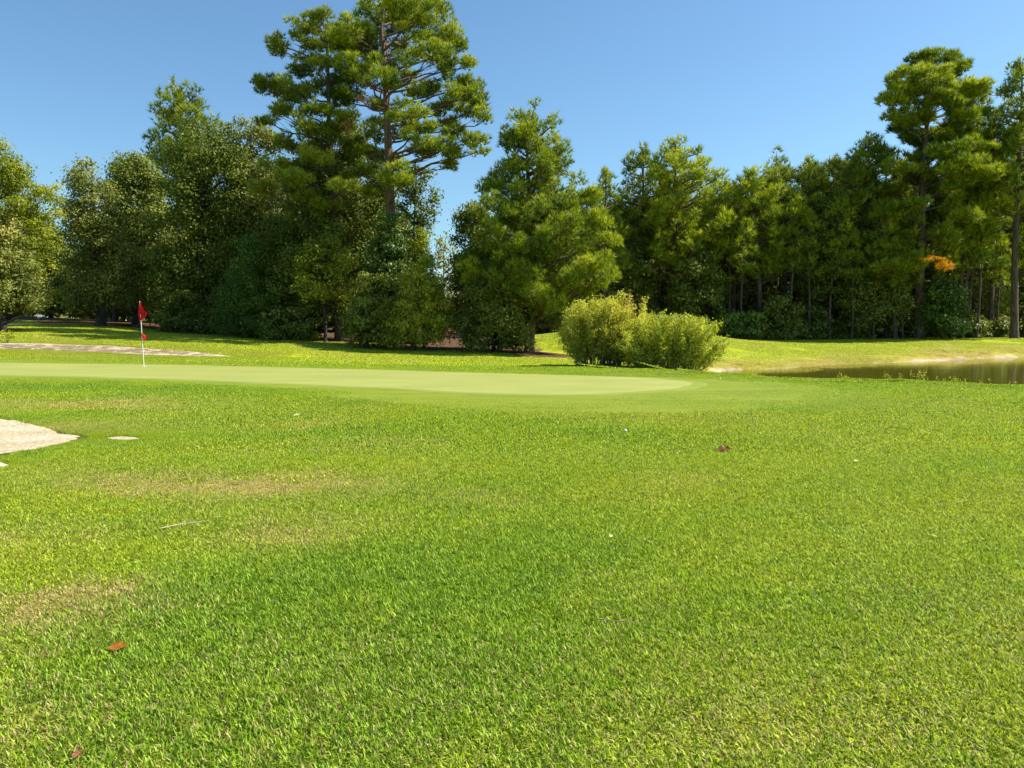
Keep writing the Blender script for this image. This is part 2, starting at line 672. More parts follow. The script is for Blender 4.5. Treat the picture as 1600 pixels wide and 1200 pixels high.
GREEN = smooth_poly(px_poly([(-420, 577), (-200, 570), (0, 567), (200, 568.5), (400, 574), (600, 579), (800, 585), (1000, 590.5),
                             (1095, 596), (1132, 603), (1100, 611), (1000, 618.5), (900, 621.5), (750, 619), (600, 611),
                             (400, 602), (200, 595), (0, 590), (-200, 587), (-420, 585)]), 5)
COLLAR = smooth_poly(px_poly([(-480, 572), (-200, 566), (0, 563), (200, 564.5), (400, 570), (600, 575.5), (800, 581.5), (1000, 587),
                              (1150, 593), (1300, 604), (1372, 620), (1310, 635), (1180, 644), (1000, 648.5), (800, 645), (650, 635),
                              (500, 621), (350, 609), (150, 601), (0, 597), (-200, 594), (-480, 591)]), 5)


def at_px(lst):
    return np.array([P(a, b, d)[:2] for a, b, d in lst])


BUNKER_FAR = smooth_poly(at_px([(-220, 534, 33.2), (0, 537, 33.2), (100, 538, 33.1), (200, 542, 32.9), (300, 550, 32.6), (352, 555, 32.0),
                                (358, 557, 31.5), (260, 559, 31.2), (120, 553, 31.4), (0, 547, 31.6), (-220, 543, 31.7)]), 5)
SAND_NEAR = smooth_poly(px_poly([(-160, 650), (-60, 652), (10, 655), (60, 666), (100, 676), (138, 683), (110, 692), (70, 700), (20, 708),
                                 (-30, 716), (-120, 722), (-260, 700), (-260, 670)]), 5)
SAND_SPOT = smooth_poly(px_poly([(164, 684), (190, 681), (222, 684), (218, 689), (195, 690), (172, 688)]), 4)
SAND_EDGE = smooth_poly(px_poly([(-60, 722), (-10, 722), (14, 725), (8, 730), (-30, 734), (-70, 730)]), 4)
FOREST_L = at_px([(-600, 500, 50), (60, 503, 49), (180, 512, 46), (300, 520, 45.5), (420, 532, 43.5), (520, 543, 41.2), (600, 548, 39.8),
                  (700, 552, 37.6), (800, 555, 35.6), (900, 559, 35.0), (895, 553, 37.5), (850, 550, 40), (832, 540, 46), (835, 530, 56),
                  (835, 525, 66), (835, 520, 90), (-900, 480, 110)])
FOREST_R = at_px([(700, 525, 64), (900, 527, 63), (1000, 526, 62.5), (1200, 532, 62), (1350, 531, 62.5), (1450, 529, 63), (1600, 529, 62), (1800, 529, 60),
                  (2600, 529, 60), (2600, 520, 110), (700, 520, 110)])
EDGES = [GREEN, BUNKER_FAR, SAND_NEAR, SAND_SPOT, SAND_EDGE]

DRY = [(60, 952, .42, .22, .80), (200, 932, .38, .16, .55), (20, 990, .35, .2, .5), (190, 748, 1.0, .5, .42), (340, 760, .9, .5, .45), (480, 762, .9, .5, .5),
       (505, 745, .3, .2, .4), (430, 845, .5, .3, .42), (290, 820, .3, .10, .55), (10, 845, .6, .3, .4), (60, 632, 2.6, .7, .55), (180, 640, 1.6, .4, .35),
       (100, 668, 1.4, .6, .4), (1055, 752, .35, .2, .35), (770, 778, .4, .2, .28), (480, 820, .6, .3, .3), (1170, 1120, .35, .25, .22),
       (1300, 690, 1.2, .6, .12), (470, 665, .5, .3, .3), (760, 640, 2.5, .5, .12), (1500, 960, .8, .5, .10), (20, 1130, .4, .3, .2), (560, 700, 1.5, .5, .18)]
LUSH = [(300, 1080, 1.0, .7, .55), (600, 930, 1.3, .8, .5), (620, 680, 3.5, 1.0, .40), (150, 607, 8, .8, .6), (700, 800, 1.6, 1.1, .3), (800, 1050, .9, .5, .25),
        (1250, 780, 2.5, 1.2, -.2), (1500, 900, 1.6, 1.4, -.2), (1300, 1150, .8, .3, -.2), (150, 870, 1.2, .6, -.3), (1450, 700, 3, 1.5, -.25), (1300, 660, 3, 1, -.2),
        (300, 780, 2, 1, -.25), (60, 900, .6, .4, -.2), (950, 1080, .6, .4, -.25), (900, 600, 6, 1.5, .1)]
_dry = [(*G(a, b), c, d, e) for a, b, c, d, e in DRY]
_lush = [(*G(a, b), c, d, e) for a, b, c, d, e in LUSH]


def dryness(x, y):
    v = np.full(np.shape(x), 0.02)
    for cx, cy, rx, ry, s in _dry:
        v = v + 1.3 * s * np.exp(-(((x - cx) / rx) ** 2 + ((y - cy) / ry) ** 2))
    v = v + 0.16 * sstep(.55, .85, vnoise(x, y, .45)) + .12 * sstep(.6, .9, vnoise(x, y, 1.4))
    # far slopes are yellower, pond bank drier
    far = sstep(26, 34, y)
    v = v + .13 * far
    s = poly_sdf(POND, x, y)
    bank = np.exp(-((s - 1.1) / 1.3) ** 2) * sstep(29, 34, y)
    v = v + .55 * bank + .5 * np.exp(-((x - 8.8) / 1.6) ** 2 - ((y - 29) / 3) ** 2)
    return np.clip(v, 0, 1)


def lushness(x, y):
    v = np.full(np.shape(x), .5)
    for cx, cy, rx, ry, s in _lush:
        v = v + s * np.exp(-(((x - cx) / rx) ** 2 + ((y - cy) / ry) ** 2))
    v = v - .55 * sstep(27, 32, y)
    v = v + .3 * (vnoise(x, y, .33) - .5) + .13 * np.sin((y * .9 - x * .42 + 1.2 * vnoise(x, y, .25)) * 3.6)
    return np.clip(v, 0, 1)


def strawness(x, y):
    w = (vnoise(x, y, .8) - .5) * 1.6
    a = sstep(.8, -.8, poly_sdf(FOREST_L, x, y) + w)
    b = sstep(.8, -.8, poly_sdf(FOREST_R, x, y) + w)
    return np.maximum(a, b)


# ------------------------------------------------------------------ GROUND mesh (polar sheet out to the horizon)
def build_ground():
    th = np.concatenate([np.linspace(-180, -48, 60, endpoint=False), np.linspace(-48, 48, 300, endpoint=False), np.linspace(48, 180, 60, endpoint=False)])
    r = np.concatenate([np.geomspace(.6, 14, 90, endpoint=False), np.linspace(14, 64, 180, endpoint=False), np.geomspace(64, 1500, 40)])
    T, R = np.meshgrid(np.radians(th), r)
    x = R * np.sin(T)
    y = R * np.cos(T)
    z = H(x, y)
    nt_, nr = len(th), len(r)
    v = np.stack([x, y, z], -1).reshape(-1, 3)
    i = np.arange(nr - 1)[:, None] * nt_
    j = np.arange(nt_)[None, :]
    j2 = (j + 1) % nt_
    f = np.stack([i + j, i + j2, i + nt_ + j2, i + nt_ + j], -1).reshape(-1, 4)[:, ::-1]
    v = np.concatenate([v, [[0, 0, h1(0, 0)]]])
    c = len(v) - 1
    t = np.stack([np.full(nt_, c), (np.arange(nt_) + 1) % nt_, np.arange(nt_)], -1)
    X, Y = v[:, 0], v[:, 1]
    s = poly_sdf(POND, X, Y)
    mud = sstep(.50, .15, s + (vnoise(X, Y, 1.2) - .5) * .45)
    me = mesh_np('ground', v, [f, t], M['ground'], True,
                 {'dry': dryness(X, Y), 'lush': lushness(X, Y), 'straw': strawness(X, Y), 'mud': mud, 'near': sstep(24, 10, np.hypot(X, Y))})
    o = link('ground', me)
    tag(o, kind='structure')


build_ground()


def sheet(name, poly, lift, mat, rings=14, edge=.0, escale=3.0, attrf=None, sub=1):
    poly = np.array(poly)
    if sub > 1:
        poly = smooth_poly(poly, sub)
    if edge:
        c0 = poly.mean(0)
        d = poly - c0
        nn = vnoise(poly[:, 0], poly[:, 1], escale) - .5 + .6 * (vnoise(poly[:, 0], poly[:, 1], escale * 3.1) - .5)
        poly = poly + d / np.linalg.norm(d, axis=1)[:, None] * nn[:, None] * edge
    c = poly.mean(0)
    k = (np.arange(1, rings + 1) / rings)
    pts = (c[None, None, :] + (poly - c)[None] * k[:, None, None]).reshape(-1, 2)
    pts = np.concatenate([pts, c[None]])
    z = H(pts[:, 0], pts[:, 1]) + lift
    n = len(poly)
    # outer rim tucks into the soil
    z[(rings - 1) * n: rings * n] -= lift * 1.6
    v = np.column_stack([pts, z])
    i = np.arange(rings - 1)[:, None] * n
    j = np.arange(n)[None, :]
    j2 = (j + 1) % n
    f = np.stack([i + j, i + j2, i + n + j2, i + n + j], -1).reshape(-1, 4)
    t = np.stack([np.full(n, len(v) - 1), (np.arange(n) + 1) % n, np.arange(n)], -1)
    area = .5 * np.sum(poly[:, 0] * np.roll(poly[:, 1], -1) - np.roll(poly[:, 0], -1) * poly[:, 1])
    if area > 0:
        f = f[:, ::-1]
        t = t[:, ::-1]
    at = attrf(pts[:, 0], pts[:, 1]) if attrf else {}
    me = mesh_np(name, v, [f, t], mat, True, at)
    o = link(name, me)
    tag(o, kind='structure')
    return o


sheet('green_collar', COLLAR, .02, M['collar'], 26, sub=2)
sheet('green_fringe', GREEN, .031, M['fringe'], 26, .10, 3.0, sub=3)
_c = GREEN.mean(0)
_ins = np.array([.22 + .10 * sstep(2.5, 5.5, q[0]) for q in GREEN])
_d = GREEN - np.array([[1.0, 18.5]])
_t = np.roll(GREEN, -1, 0) - np.roll(GREEN, 1, 0)
_n = np.stack([_t[:, 1], -_t[:, 0]], -1)
_n /= np.linalg.norm(_n, axis=1)[:, None]
_sg = np.sign(poly_sdf(GREEN, (GREEN + _n * .05)[:, 0], (GREEN + _n * .05)[:, 1]))
sheet('putting_green', GREEN - _n * (_sg * _ins)[:, None], .038, M['green'], 26, .10, 3.0, sub=3)
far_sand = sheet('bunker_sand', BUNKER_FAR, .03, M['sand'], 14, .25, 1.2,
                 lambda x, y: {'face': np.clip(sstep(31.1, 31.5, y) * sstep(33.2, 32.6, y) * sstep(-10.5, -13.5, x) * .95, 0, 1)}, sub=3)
sheet('bare_sand', SAND_NEAR, .012, M['sand'], 14, .22, 2.2, sub=4)
sheet('bare_sand', SAND_SPOT, .012, M['sand'], 6, .06, 5, sub=4)
sheet('bare_sand', SAND_EDGE, .012, M['sand'], 6, .06, 5, sub=4)
PATH = at_px([(-400, 507, 46.5), (0, 507.5, 46.6), (60, 507.5, 46.7), (110, 508.5, 46.8), (110, 510, 45.9), (60, 510, 45.8), (0, 510, 45.6), (-400, 510, 45.4)])
sheet('dirt_path', smooth_poly(PATH, 5), .03, M['sand'], 6)

# water
wp = np.array([(7, 19), (75, 19), (75, 50), (7, 50)], float)
gx, gy = np.meshgrid(np.linspace(6, 76, 36), np.linspace(18.5, 51, 18))
WS = smooth_poly(POND, 1)
c = POND.mean(0)
outl = c + (POND - c) * 1.0
dd = POND - np.roll(POND, 1, 0)
nrm = np.stack([np.roll(dd, -1, 0)[:, 1], -np.roll(dd, -1, 0)[:, 0]], -1)
nrm /= np.linalg.norm(nrm, axis=1)[:, None]
tst = poly_sdf(POND, (POND + nrm * .3)[:, 0], (POND + nrm * .3)[:, 1])
nrm *= np.where(tst > 0, 1, -1)[:, None]
WP = POND + nrm * .55
wc = WP.mean(0)
nW = len(WP)
wv = np.column_stack([np.concatenate([WP, [wc]]), np.full(nW + 1, WATER_Z)])
area = .5 * np.sum(WP[:, 0] * np.roll(WP[:, 1], -1) - np.roll(WP[:, 0], -1) * WP[:, 1])
wt = np.stack([np.full(nW, nW), np.arange(nW), (np.arange(nW) + 1) % nW], -1)
if area < 0:
    wt = wt[:, ::-1]
tag(link('pond_water', mesh_np('pond_water', wv, [wt], M['water'], True)), kind='structure')


# ------------------------------------------------------------------ GRASS (instanced patches, one object per kind of turf)
def blade_patch(name, radius, n, L, W, lean, mat, seed, clump=0.0):
    r = np.random.default_rng(seed)
    rad = radius * np.sqrt(r.random(n))
    a = r.random(n) * 2 * math.pi
    x, y = rad * np.cos(a), rad * np.sin(a)
    if clump > 0:
        k = max(1, n // 9)
        cx, cy = x[:k], y[:k]
        idx = r.integers(0, k, n)
        x = cx[idx] + r.normal(0, clump, n)
        y = cy[idx] + r.normal(0, clump, n)
    length = L * (.45 + .9 * r.random(n) ** 1.3)
    width = W * (.6 + .7 * r.random(n))
    la = r.random(n) * 2 * math.pi
    le = np.radians(lean[0] + (lean[1] - lean[0]) * r.random(n))
    dx, dy = np.cos(la), np.sin(la)
    sx, sy = -dy, dx
    base = np.stack([x, y, np.full(n, -.003)], -1)
    m1 = base + np.stack([dx * np.sin(le * .6), dy * np.sin(le * .6), np.cos(le * .6)], -1) * (length * .5)[:, None]
    le2 = np.minimum(le * 1.5, 1.75)
    tip = m1 + np.stack([dx * np.sin(le2), dy * np.sin(le2), np.cos(le2)], -1) * (length * .5)[:, None]
    side = np.stack([sx, sy, np.zeros(n)], -1) * (width / 2)[:, None]
    v = np.stack([base - side * .8, base + side * .8, m1 + side, m1 - side, tip], 1).reshape(-1, 3)
    b = np.arange(n)[:, None] * 5
    q = b + np.array([[0, 1, 2, 3]])
    t = b + np.array([[3, 2, 4]])
    tint = np.repeat(r.random(n), 5)
    rnd = np.repeat(r.random(n), 5)
    me = mesh_np(name, v, [q, t], mat, False, {'tint': tint, 'rnd': rnd})
    return bpy.data.objects.new(name, me)


def scatter_grass(name, pts, scales, protos, label=None, rz=None):
    n = len(pts)
    x, y = pts[:, 0], pts[:, 1]
    z = H(x, y) + np.where(poly_sdf(COLLAR, x, y) < -.05, .018, 0)
    e = .15
    nx = -(H(x + e, y) - H(x - e, y)) / (2 * e)
    ny = -(H(x, y + e) - H(x, y - e)) / (2 * e)
    rx = -np.arctan(-(-ny))
    ryy = np.arctan(nx)
    me = bpy.data.meshes.new(name)
    me.vertices.add(n)
    me.vertices.foreach_set('co', np.column_stack([x, y, z]).astype(np.float32).ravel())
    from mathutils import Matrix, Euler
    rots = np.zeros((n, 3), np.float32)
    yaw = rng.random(n) * 2 * math.pi
    for i in range(n):
        q = Vector((nx[i], ny[i], 1)).normalized().to_track_quat('Z', 'Y')
        e_ = (q @ Euler((0, 0, yaw[i])).to_quaternion()).to_euler()
        rots[i] = e_
    for nm, typ, arr, key in (('rot', 'FLOAT_VECTOR', rots, 'vector'), ('scl', 'FLOAT_VECTOR', scales.astype(np.float32), 'vector')):
        a = me.attributes.new(nm, typ, 'POINT')
        a.data.foreach_set(key, arr.ravel())
    for nm, arr in (('dry', dryness(x, y)), ('lush', lushness(x, y))):
        a = me.attributes.new(nm, 'FLOAT', 'POINT')
        a.data.foreach_set('value', arr.astype(np.float32))
    a = me.attributes.new('pick', 'INT', 'POINT')
    a.data.foreach_set('value', rng.integers(0, len(protos), n).astype(np.int32))
    o = link(name, me)
    tag(o, kind='stuff')
    if label:
        o['label'] = label
        o['category'] = 'grass'
    coll = bpy.data.collections.new(name + '_tufts')
    for p in protos:
        coll.objects.link(p)
    ng = bpy.data.node_groups.new(name + '_nodes', 'GeometryNodeTree')
    ng.interface.new_socket('Geometry', in_out='INPUT', socket_type='NodeSocketGeometry')
    ng.interface.new_socket('Geometry', in_out='OUTPUT', socket_type='NodeSocketGeometry')
    nd = ng.nodes
    gi = nd.new('NodeGroupInput')
    go = nd.new('NodeGroupOutput')
    iop = nd.new('GeometryNodeInstanceOnPoints')
    ci = nd.new('GeometryNodeCollectionInfo')
    ci.inputs['Collection'].default_value = coll
    ci.inputs['Separate Children'].default_value = True
    ci.inputs['Reset Children'].default_value = True

    def named(nm, dt):
        k = nd.new('GeometryNodeInputNamedAttribute')
        k.data_type = dt
        k.inputs['Name'].default_value = nm
        return k.outputs['Attribute']
    lk = ng.links.new
    lk(gi.outputs[0], iop.inputs['Points'])
    lk(ci.outputs[0], iop.inputs['Instance'])
    iop.inputs['Pick Instance'].default_value = True
    lk(named('pick', 'INT'), iop.inputs['Instance Index'])
    e2r = nd.new('FunctionNodeEulerToRotation')
    lk(named('rot', 'FLOAT_VECTOR'), e2r.inputs[0])
    lk(e2r.outputs[0], iop.inputs['Rotation'])
    lk(named('scl', 'FLOAT_VECTOR'), iop.inputs['Scale'])
    lk(iop.outputs[0], go.inputs[0])
    md = o.modifiers.new('scatter', 'NODES')
    md.node_group = ng
    return o


def grid_pts(y0, y1, sp, margin, xk=.70):
    ys = np.arange(y0, y1, sp)
    out = []
    for yv in ys:
        w = xk * yv + margin
        xs = np.arange(-w, w, sp)
        out.append(np.column_stack([xs, np.full(len(xs), yv)]))
    p = np.concatenate(out)
    return p + rng.uniform(-.5, .5, p.shape) * sp


def edge_d(p):
    d = np.full(len(p), 1e9)
    for E in EDGES:
        d = np.minimum(d, poly_sdf(E, p[:, 0], p[:, 1]))
    return d


def place(y0, y1, sp, rad, margin, hscale=1.0, forest=True, band=None):
    p = grid_pts(y0, y1, sp, margin)
    d = edge_d(p)
    k = np.clip(d / rad, 0, 1)
    if band is None:
        keep = k > .85
        p, k = p[keep], np.ones(keep.sum())
    else:
        m = (d > .07) & (d < band)
        p, k = p[m], np.clip(d[m] / rad, .3, 1)
    pond = poly_sdf(POND, p[:, 0], p[:, 1])
    m = (pond > .35 + .2 * rad)
    if forest:
        m &= strawness(p[:, 0], p[:, 1]) < .6
    p, k = p[m], k[m]
    cdist = poly_sdf(COLLAR, p[:, 0], p[:, 1])
    lu = lushness(p[:, 0], p[:, 1])
    dr = dryness(p[:, 0], p[:, 1])
    hz = (.72 + .5 * lu - .35 * dr) * hscale
    hz = np.where(cdist < 0, hz * .30, hz)
    ok = cdist > -.45
    p, k, hz = p[ok], k[ok], hz[ok]
    s = np.column_stack([k, k, np.clip(hz, .2, 2)])
    # near the crest line of a small patch the height must not shrink with the radius
    return p, s


nearP = [blade_patch('grass_tuft', .36, 6200, .040, .0060, (18, 84), M['blade'], 100 + i, .020) for i in range(5)]
midP = [blade_patch('grass_tuft', .85, 9500, .036, .0092, (14, 82), M['blade'], 200 + i, .03) for i in range(4)]
p, s = place(6.0, 34.0, .27, .36, 1.0, band=1.0)
scatter_grass('edge_grass', p, s, nearP, 'short grass fringing the putting green and the bare sand')
p, s = place(8.0, 15.0, .11, .36, -1.0, band=.30)
scatter_grass('sand_edge_grass', p[p[:, 0] < -3], s[p[:, 0] < -3], nearP, 'ragged grass overhanging the near sand')
p, s = place(26.0, 36.0, .75, .85, 2.0, band=2.2)
scatter_grass('bank_grass', p, s, midP, 'grass around the far bunker')
shortP = [blade_patch('grass_tuft', .85, 6500, .013, .0075, (20, 80), M['blade'], 400 + i, .03) for i in range(3)]
_p = grid_pts(8.4, 27, 1.0, 1.5)
_d = poly_sdf(COLLAR, _p[:, 0], _p[:, 1])
_g = poly_sdf(GREEN, _p[:, 0], _p[:, 1])
_p = _p[(_d < -.3) & (_g > .75)]
scatter_grass('collar_grass', _p, np.ones((len(_p), 3)), shortP, 'closely mown collar grass ringing the putting green')
farP = [blade_patch('grass_tuft', 2.0, 8500, .042, .024, (12, 76), M['blade_far'], 300 + i, .06) for i in range(3)]
p, s = place(.4, 8.6, .34, .36, 3.6)
scatter_grass('lawn_grass', p, s, nearP, 'thick blades of green lawn grass across the foreground')
p, s = place(8.4, 27.0, .80, .85, 5.0)
scatter_grass('rough_grass', p, s, midP, 'short green grass around and in front of the putting green')
p, s = place(26.5, 62, 1.9, 2.0, 4)
scatter_grass('fairway_grass', p, s, farP, 'sunlit yellow green fairway grass beyond the putting green and pond')


# ------------------------------------------------------------------ foliage generators
def unit(v):
    return v / (np.linalg.norm(v, axis=-1, keepdims=True) + 1e-9)


def needle_tufts(geo, C, Dr, k, L, W, tint, spread=.85, r=rng):
    """C tuft centres, Dr outward directions: k thin tapering needles bunches each (a triangle)"""
    n = len(C)
    d = unit(Dr[:, None, :] + r.normal(0, spread * .6, (n, k, 3)))
    ln = L * (.65 + .6 * r.random((n, k, 1)))
    side = unit(np.cross(d, r.normal(0, 1, (n, k, 3)))) * (W / 2)
    b = C[:, None, :] + r.normal(0, L * .06, (n, k, 3))
    tip = b + d * ln
    v = np.stack([b - side, b + side, tip], 2).reshape(-1, 3)
    t = np.arange(n * k * 3).reshape(-1, 3)
    tt = np.clip(tint[:, None] + r.normal(0, .12, (n, k)) + r.normal(0, .12, (n, 1)), 0, 1)
    geo.add(v, t=t, a=np.repeat(tt.ravel(), 3))


def leaves(geo, C, Nn, size, tint, aspect=.62, r=rng):
    n = len(C)
    nn = unit(Nn + r.normal(0, .55, (n, 3)))
    u = unit(np.cross(nn, r.normal(0, 1, (n, 3))))
    w = np.cross(nn, u)
    s = size * (.6 + .8 * r.random((n, 1)))
    v = np.stack([C - u * s * .5, C + w * s * aspect * .5 + nn * s * .08, C + u * s * .5, C - w * s * aspect * .5 + nn * s * .08], 1).reshape(-1, 3)
    q = np.arange(n * 4).reshape(-1, 4)
    tt = np.clip(tint + r.normal(0, .12, n), 0, 1)
    geo.add(v, q=q, a=np.repeat(tt, 4))


def sphere_dirs(n, r=rng):
    return unit(r.normal(0, 1, (n, 3)))


def bezier(p0, p1, p2, n):
    t = np.linspace(0, 1, n)[:, None]
    return (1 - t) ** 2 * p0 + 2 * (1 - t) * t * p1 + t ** 2 * p2


def prof_fn(profile, px, D, z0):
    """pixel silhouette rows (py, xl, xr) at distance D -> heights and half widths in metres"""
    rows = []
    bx = P(px, 530, D)[0]
    for py, xl, xr in profile:
        a = P(xl, py, D)
        b = P(xr, py, D)
        rows.append((a[2] - z0, (a[0] + b[0]) / 2 - bx, abs(b[0] - a[0]) / 2))
    rows = np.array(sorted(rows))
    return rows


def pad_tufts(geo, c, rx, ry, rz, L, W, k, dens, tone, r):
    n = max(8, int(dens * rx * ry * (1 + .8 * rz / max(.2, L)) / (L * L) * 5.5))
    d = sphere_dirs(n, r)
    rad = r.random(n) ** .4
    off = d * rad[:, None] * np.array([rx, ry, rz])
    off[:, 2] += .25 * rz * (1 - (off[:, 0] / rx) ** 2 - (off[:, 1] / ry) ** 2)
    C = c + off
    out = unit(off * np.array([1, 1, .6]) / max(rx, .1) + np.array([0, 0, .75]))
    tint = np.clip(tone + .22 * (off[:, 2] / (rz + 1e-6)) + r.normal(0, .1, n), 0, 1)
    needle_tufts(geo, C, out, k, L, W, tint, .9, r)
    return C


def limb_path(a, b, r, sag=.12, n=7):
    mid = (a + b) / 2
    d = np.linalg.norm(b - a)
    mid = mid + np.array([0, 0, -sag * d]) + r.normal(0, .05 * d, 3)
    pts = bezier(a, mid, b, n)
    pts[1:-1] += r.normal(0, .015 * d, (n - 2, 3))
    return pts


def trunk_at(tp, z):
    tp = np.asarray(tp)
    return np.array([np.interp(z, tp[:, 2], tp[:, 0]), np.interp(z, tp[:, 2], tp[:, 1]), z])


def smooth_line(pts, n=5):
    pts = np.asarray(pts, float)
    out = []
    m = len(pts)
    for i in range(m - 1):
        p0, p1, p2, p3 = pts[max(i - 1, 0)], pts[i], pts[i + 1], pts[min(i + 2, m - 1)]
        for k in range(n):
            t = k / n
            out.append(.5 * ((2 * p1) + (-p0 + p2) * t + (2 * p0 - 5 * p1 + 4 * p2 - p3) * t * t + (-p0 + 3 * p1 - 3 * p2 + p3) * t ** 3))
    out.append(pts[-1])
    return np.array(out)


def auto_pine(root, rows, tr, seed, mat, bark, tone=.45, L=.34, W=.045, k=9, dens=1.0, clear=0.0, step=.62, ds=.85, rel=.6, stubs=True, flat=.6):
    """whorled pine: trunk, branchwork, crown with pads of needles along every limb"""
    r = np.random.default_rng(seed)
    h0, ht = rows[0, 0], rows[-1, 0]
    tp = []
    wob = r.normal(0, .12, 2)
    cx_top = np.interp(ht, rows[:, 0], rows[:, 1])
    for f in np.linspace(0, 1, 7):
        tp.append((cx_top * f ** 1.5 + wob[0] * math.sin(f * 5), wob[1] * math.sin(f * 4), -.3 + (ht + .1) * f))
    tp = smooth_line(tp, 4)
    f = np.linspace(0, 1, len(tp))
    rad = tr * (1 - f) ** .8 + .02
    rad[0] *= 1.3
    rad[1] *= 1.1
    tg = Geo()
    tg.tube(tp, rad, 9)
    tg.build('trunk', bark, root, True)
    lg, cg = Geo(), Geo()
    z = h0 + .3
    while z < ht - .15:
        m = np.interp(z, rows[:, 0], rows[:, 2])
        c = np.interp(z, rows[:, 0], rows[:, 1])
        nb = int(np.clip(round(2.2 + m * 1.1), 3, 6))
        a0 = r.random() * 6.28
        for b in range(nb):
            a = a0 + b * 2 * math.pi / nb + r.normal(0, .3)
            R = m * r.uniform(.72, 1.04)
            if r.random() < .10:
                R *= .55
            tip = np.array([c + R * math.cos(a), R * ds * math.sin(a), z + r.normal(0, .32)])
            hd = np.linalg.norm(tip[:2] - trunk_at(tp, z)[:2])
            st = trunk_at(tp, max(.5, z - .38 * hd - .1))
            path = limb_path(st, tip, r, .10)
            r0 = min(tr * .42, .03 + .035 * hd)
            lg.tube(path, np.linspace(r0, .012, len(path)), 4)
            lt = tone + r.normal(0, .13)
            ps = r.uniform(.34, .62) * min(1.0, .5 + m * .3)
            fr = [1.0]
            if hd > 1.1:
                fr.append(.72)
            if hd > 2.0:
                fr.append(.48)
            if hd > 3.2:
                fr.append(.85)
            for q in fr:
                pc = path[int(q * (len(path) - 1))] + np.array([r.normal(0, .25) * (q < 1), r.normal(0, .3) * (q < 1), .08])
                inset = unit(tip - st) * ps * .6 if q == 1 else 0
                pad_tufts(cg, pc - inset, ps, ps, ps * flat + .1, L, W, k, dens, lt, r)
        z += step * r.uniform(.75, 1.25)
    # leader
    for q in range(3):
        t = trunk_at(tp, ht - .35 - .45 * q)
        pad_tufts(cg, t, .30 + .12 * q, .3 + .12 * q, .35, L, W, k, dens * 1.3, tone + .1, r)
    # dead stubs under the crown
    if stubs and h0 > 2.5:
        for q in range(int(h0 * 1.3)):
            zz = r.uniform(1.8, h0)
            a = r.random() * 6.28
            st = trunk_at(tp, zz)
            ln = r.uniform(.4, 1.8)
            e = st + np.array([math.cos(a) * ln, math.sin(a) * ln, ln * r.uniform(-.1, .4)])
            lg.tube(limb_path(st, e, r, .05, 4), np.linspace(.03, .008, 4), 3)
    tag(lg.build('branches', bark, root, True), kind='stuff')
    cg.build('crown', mat, root)
    return cg


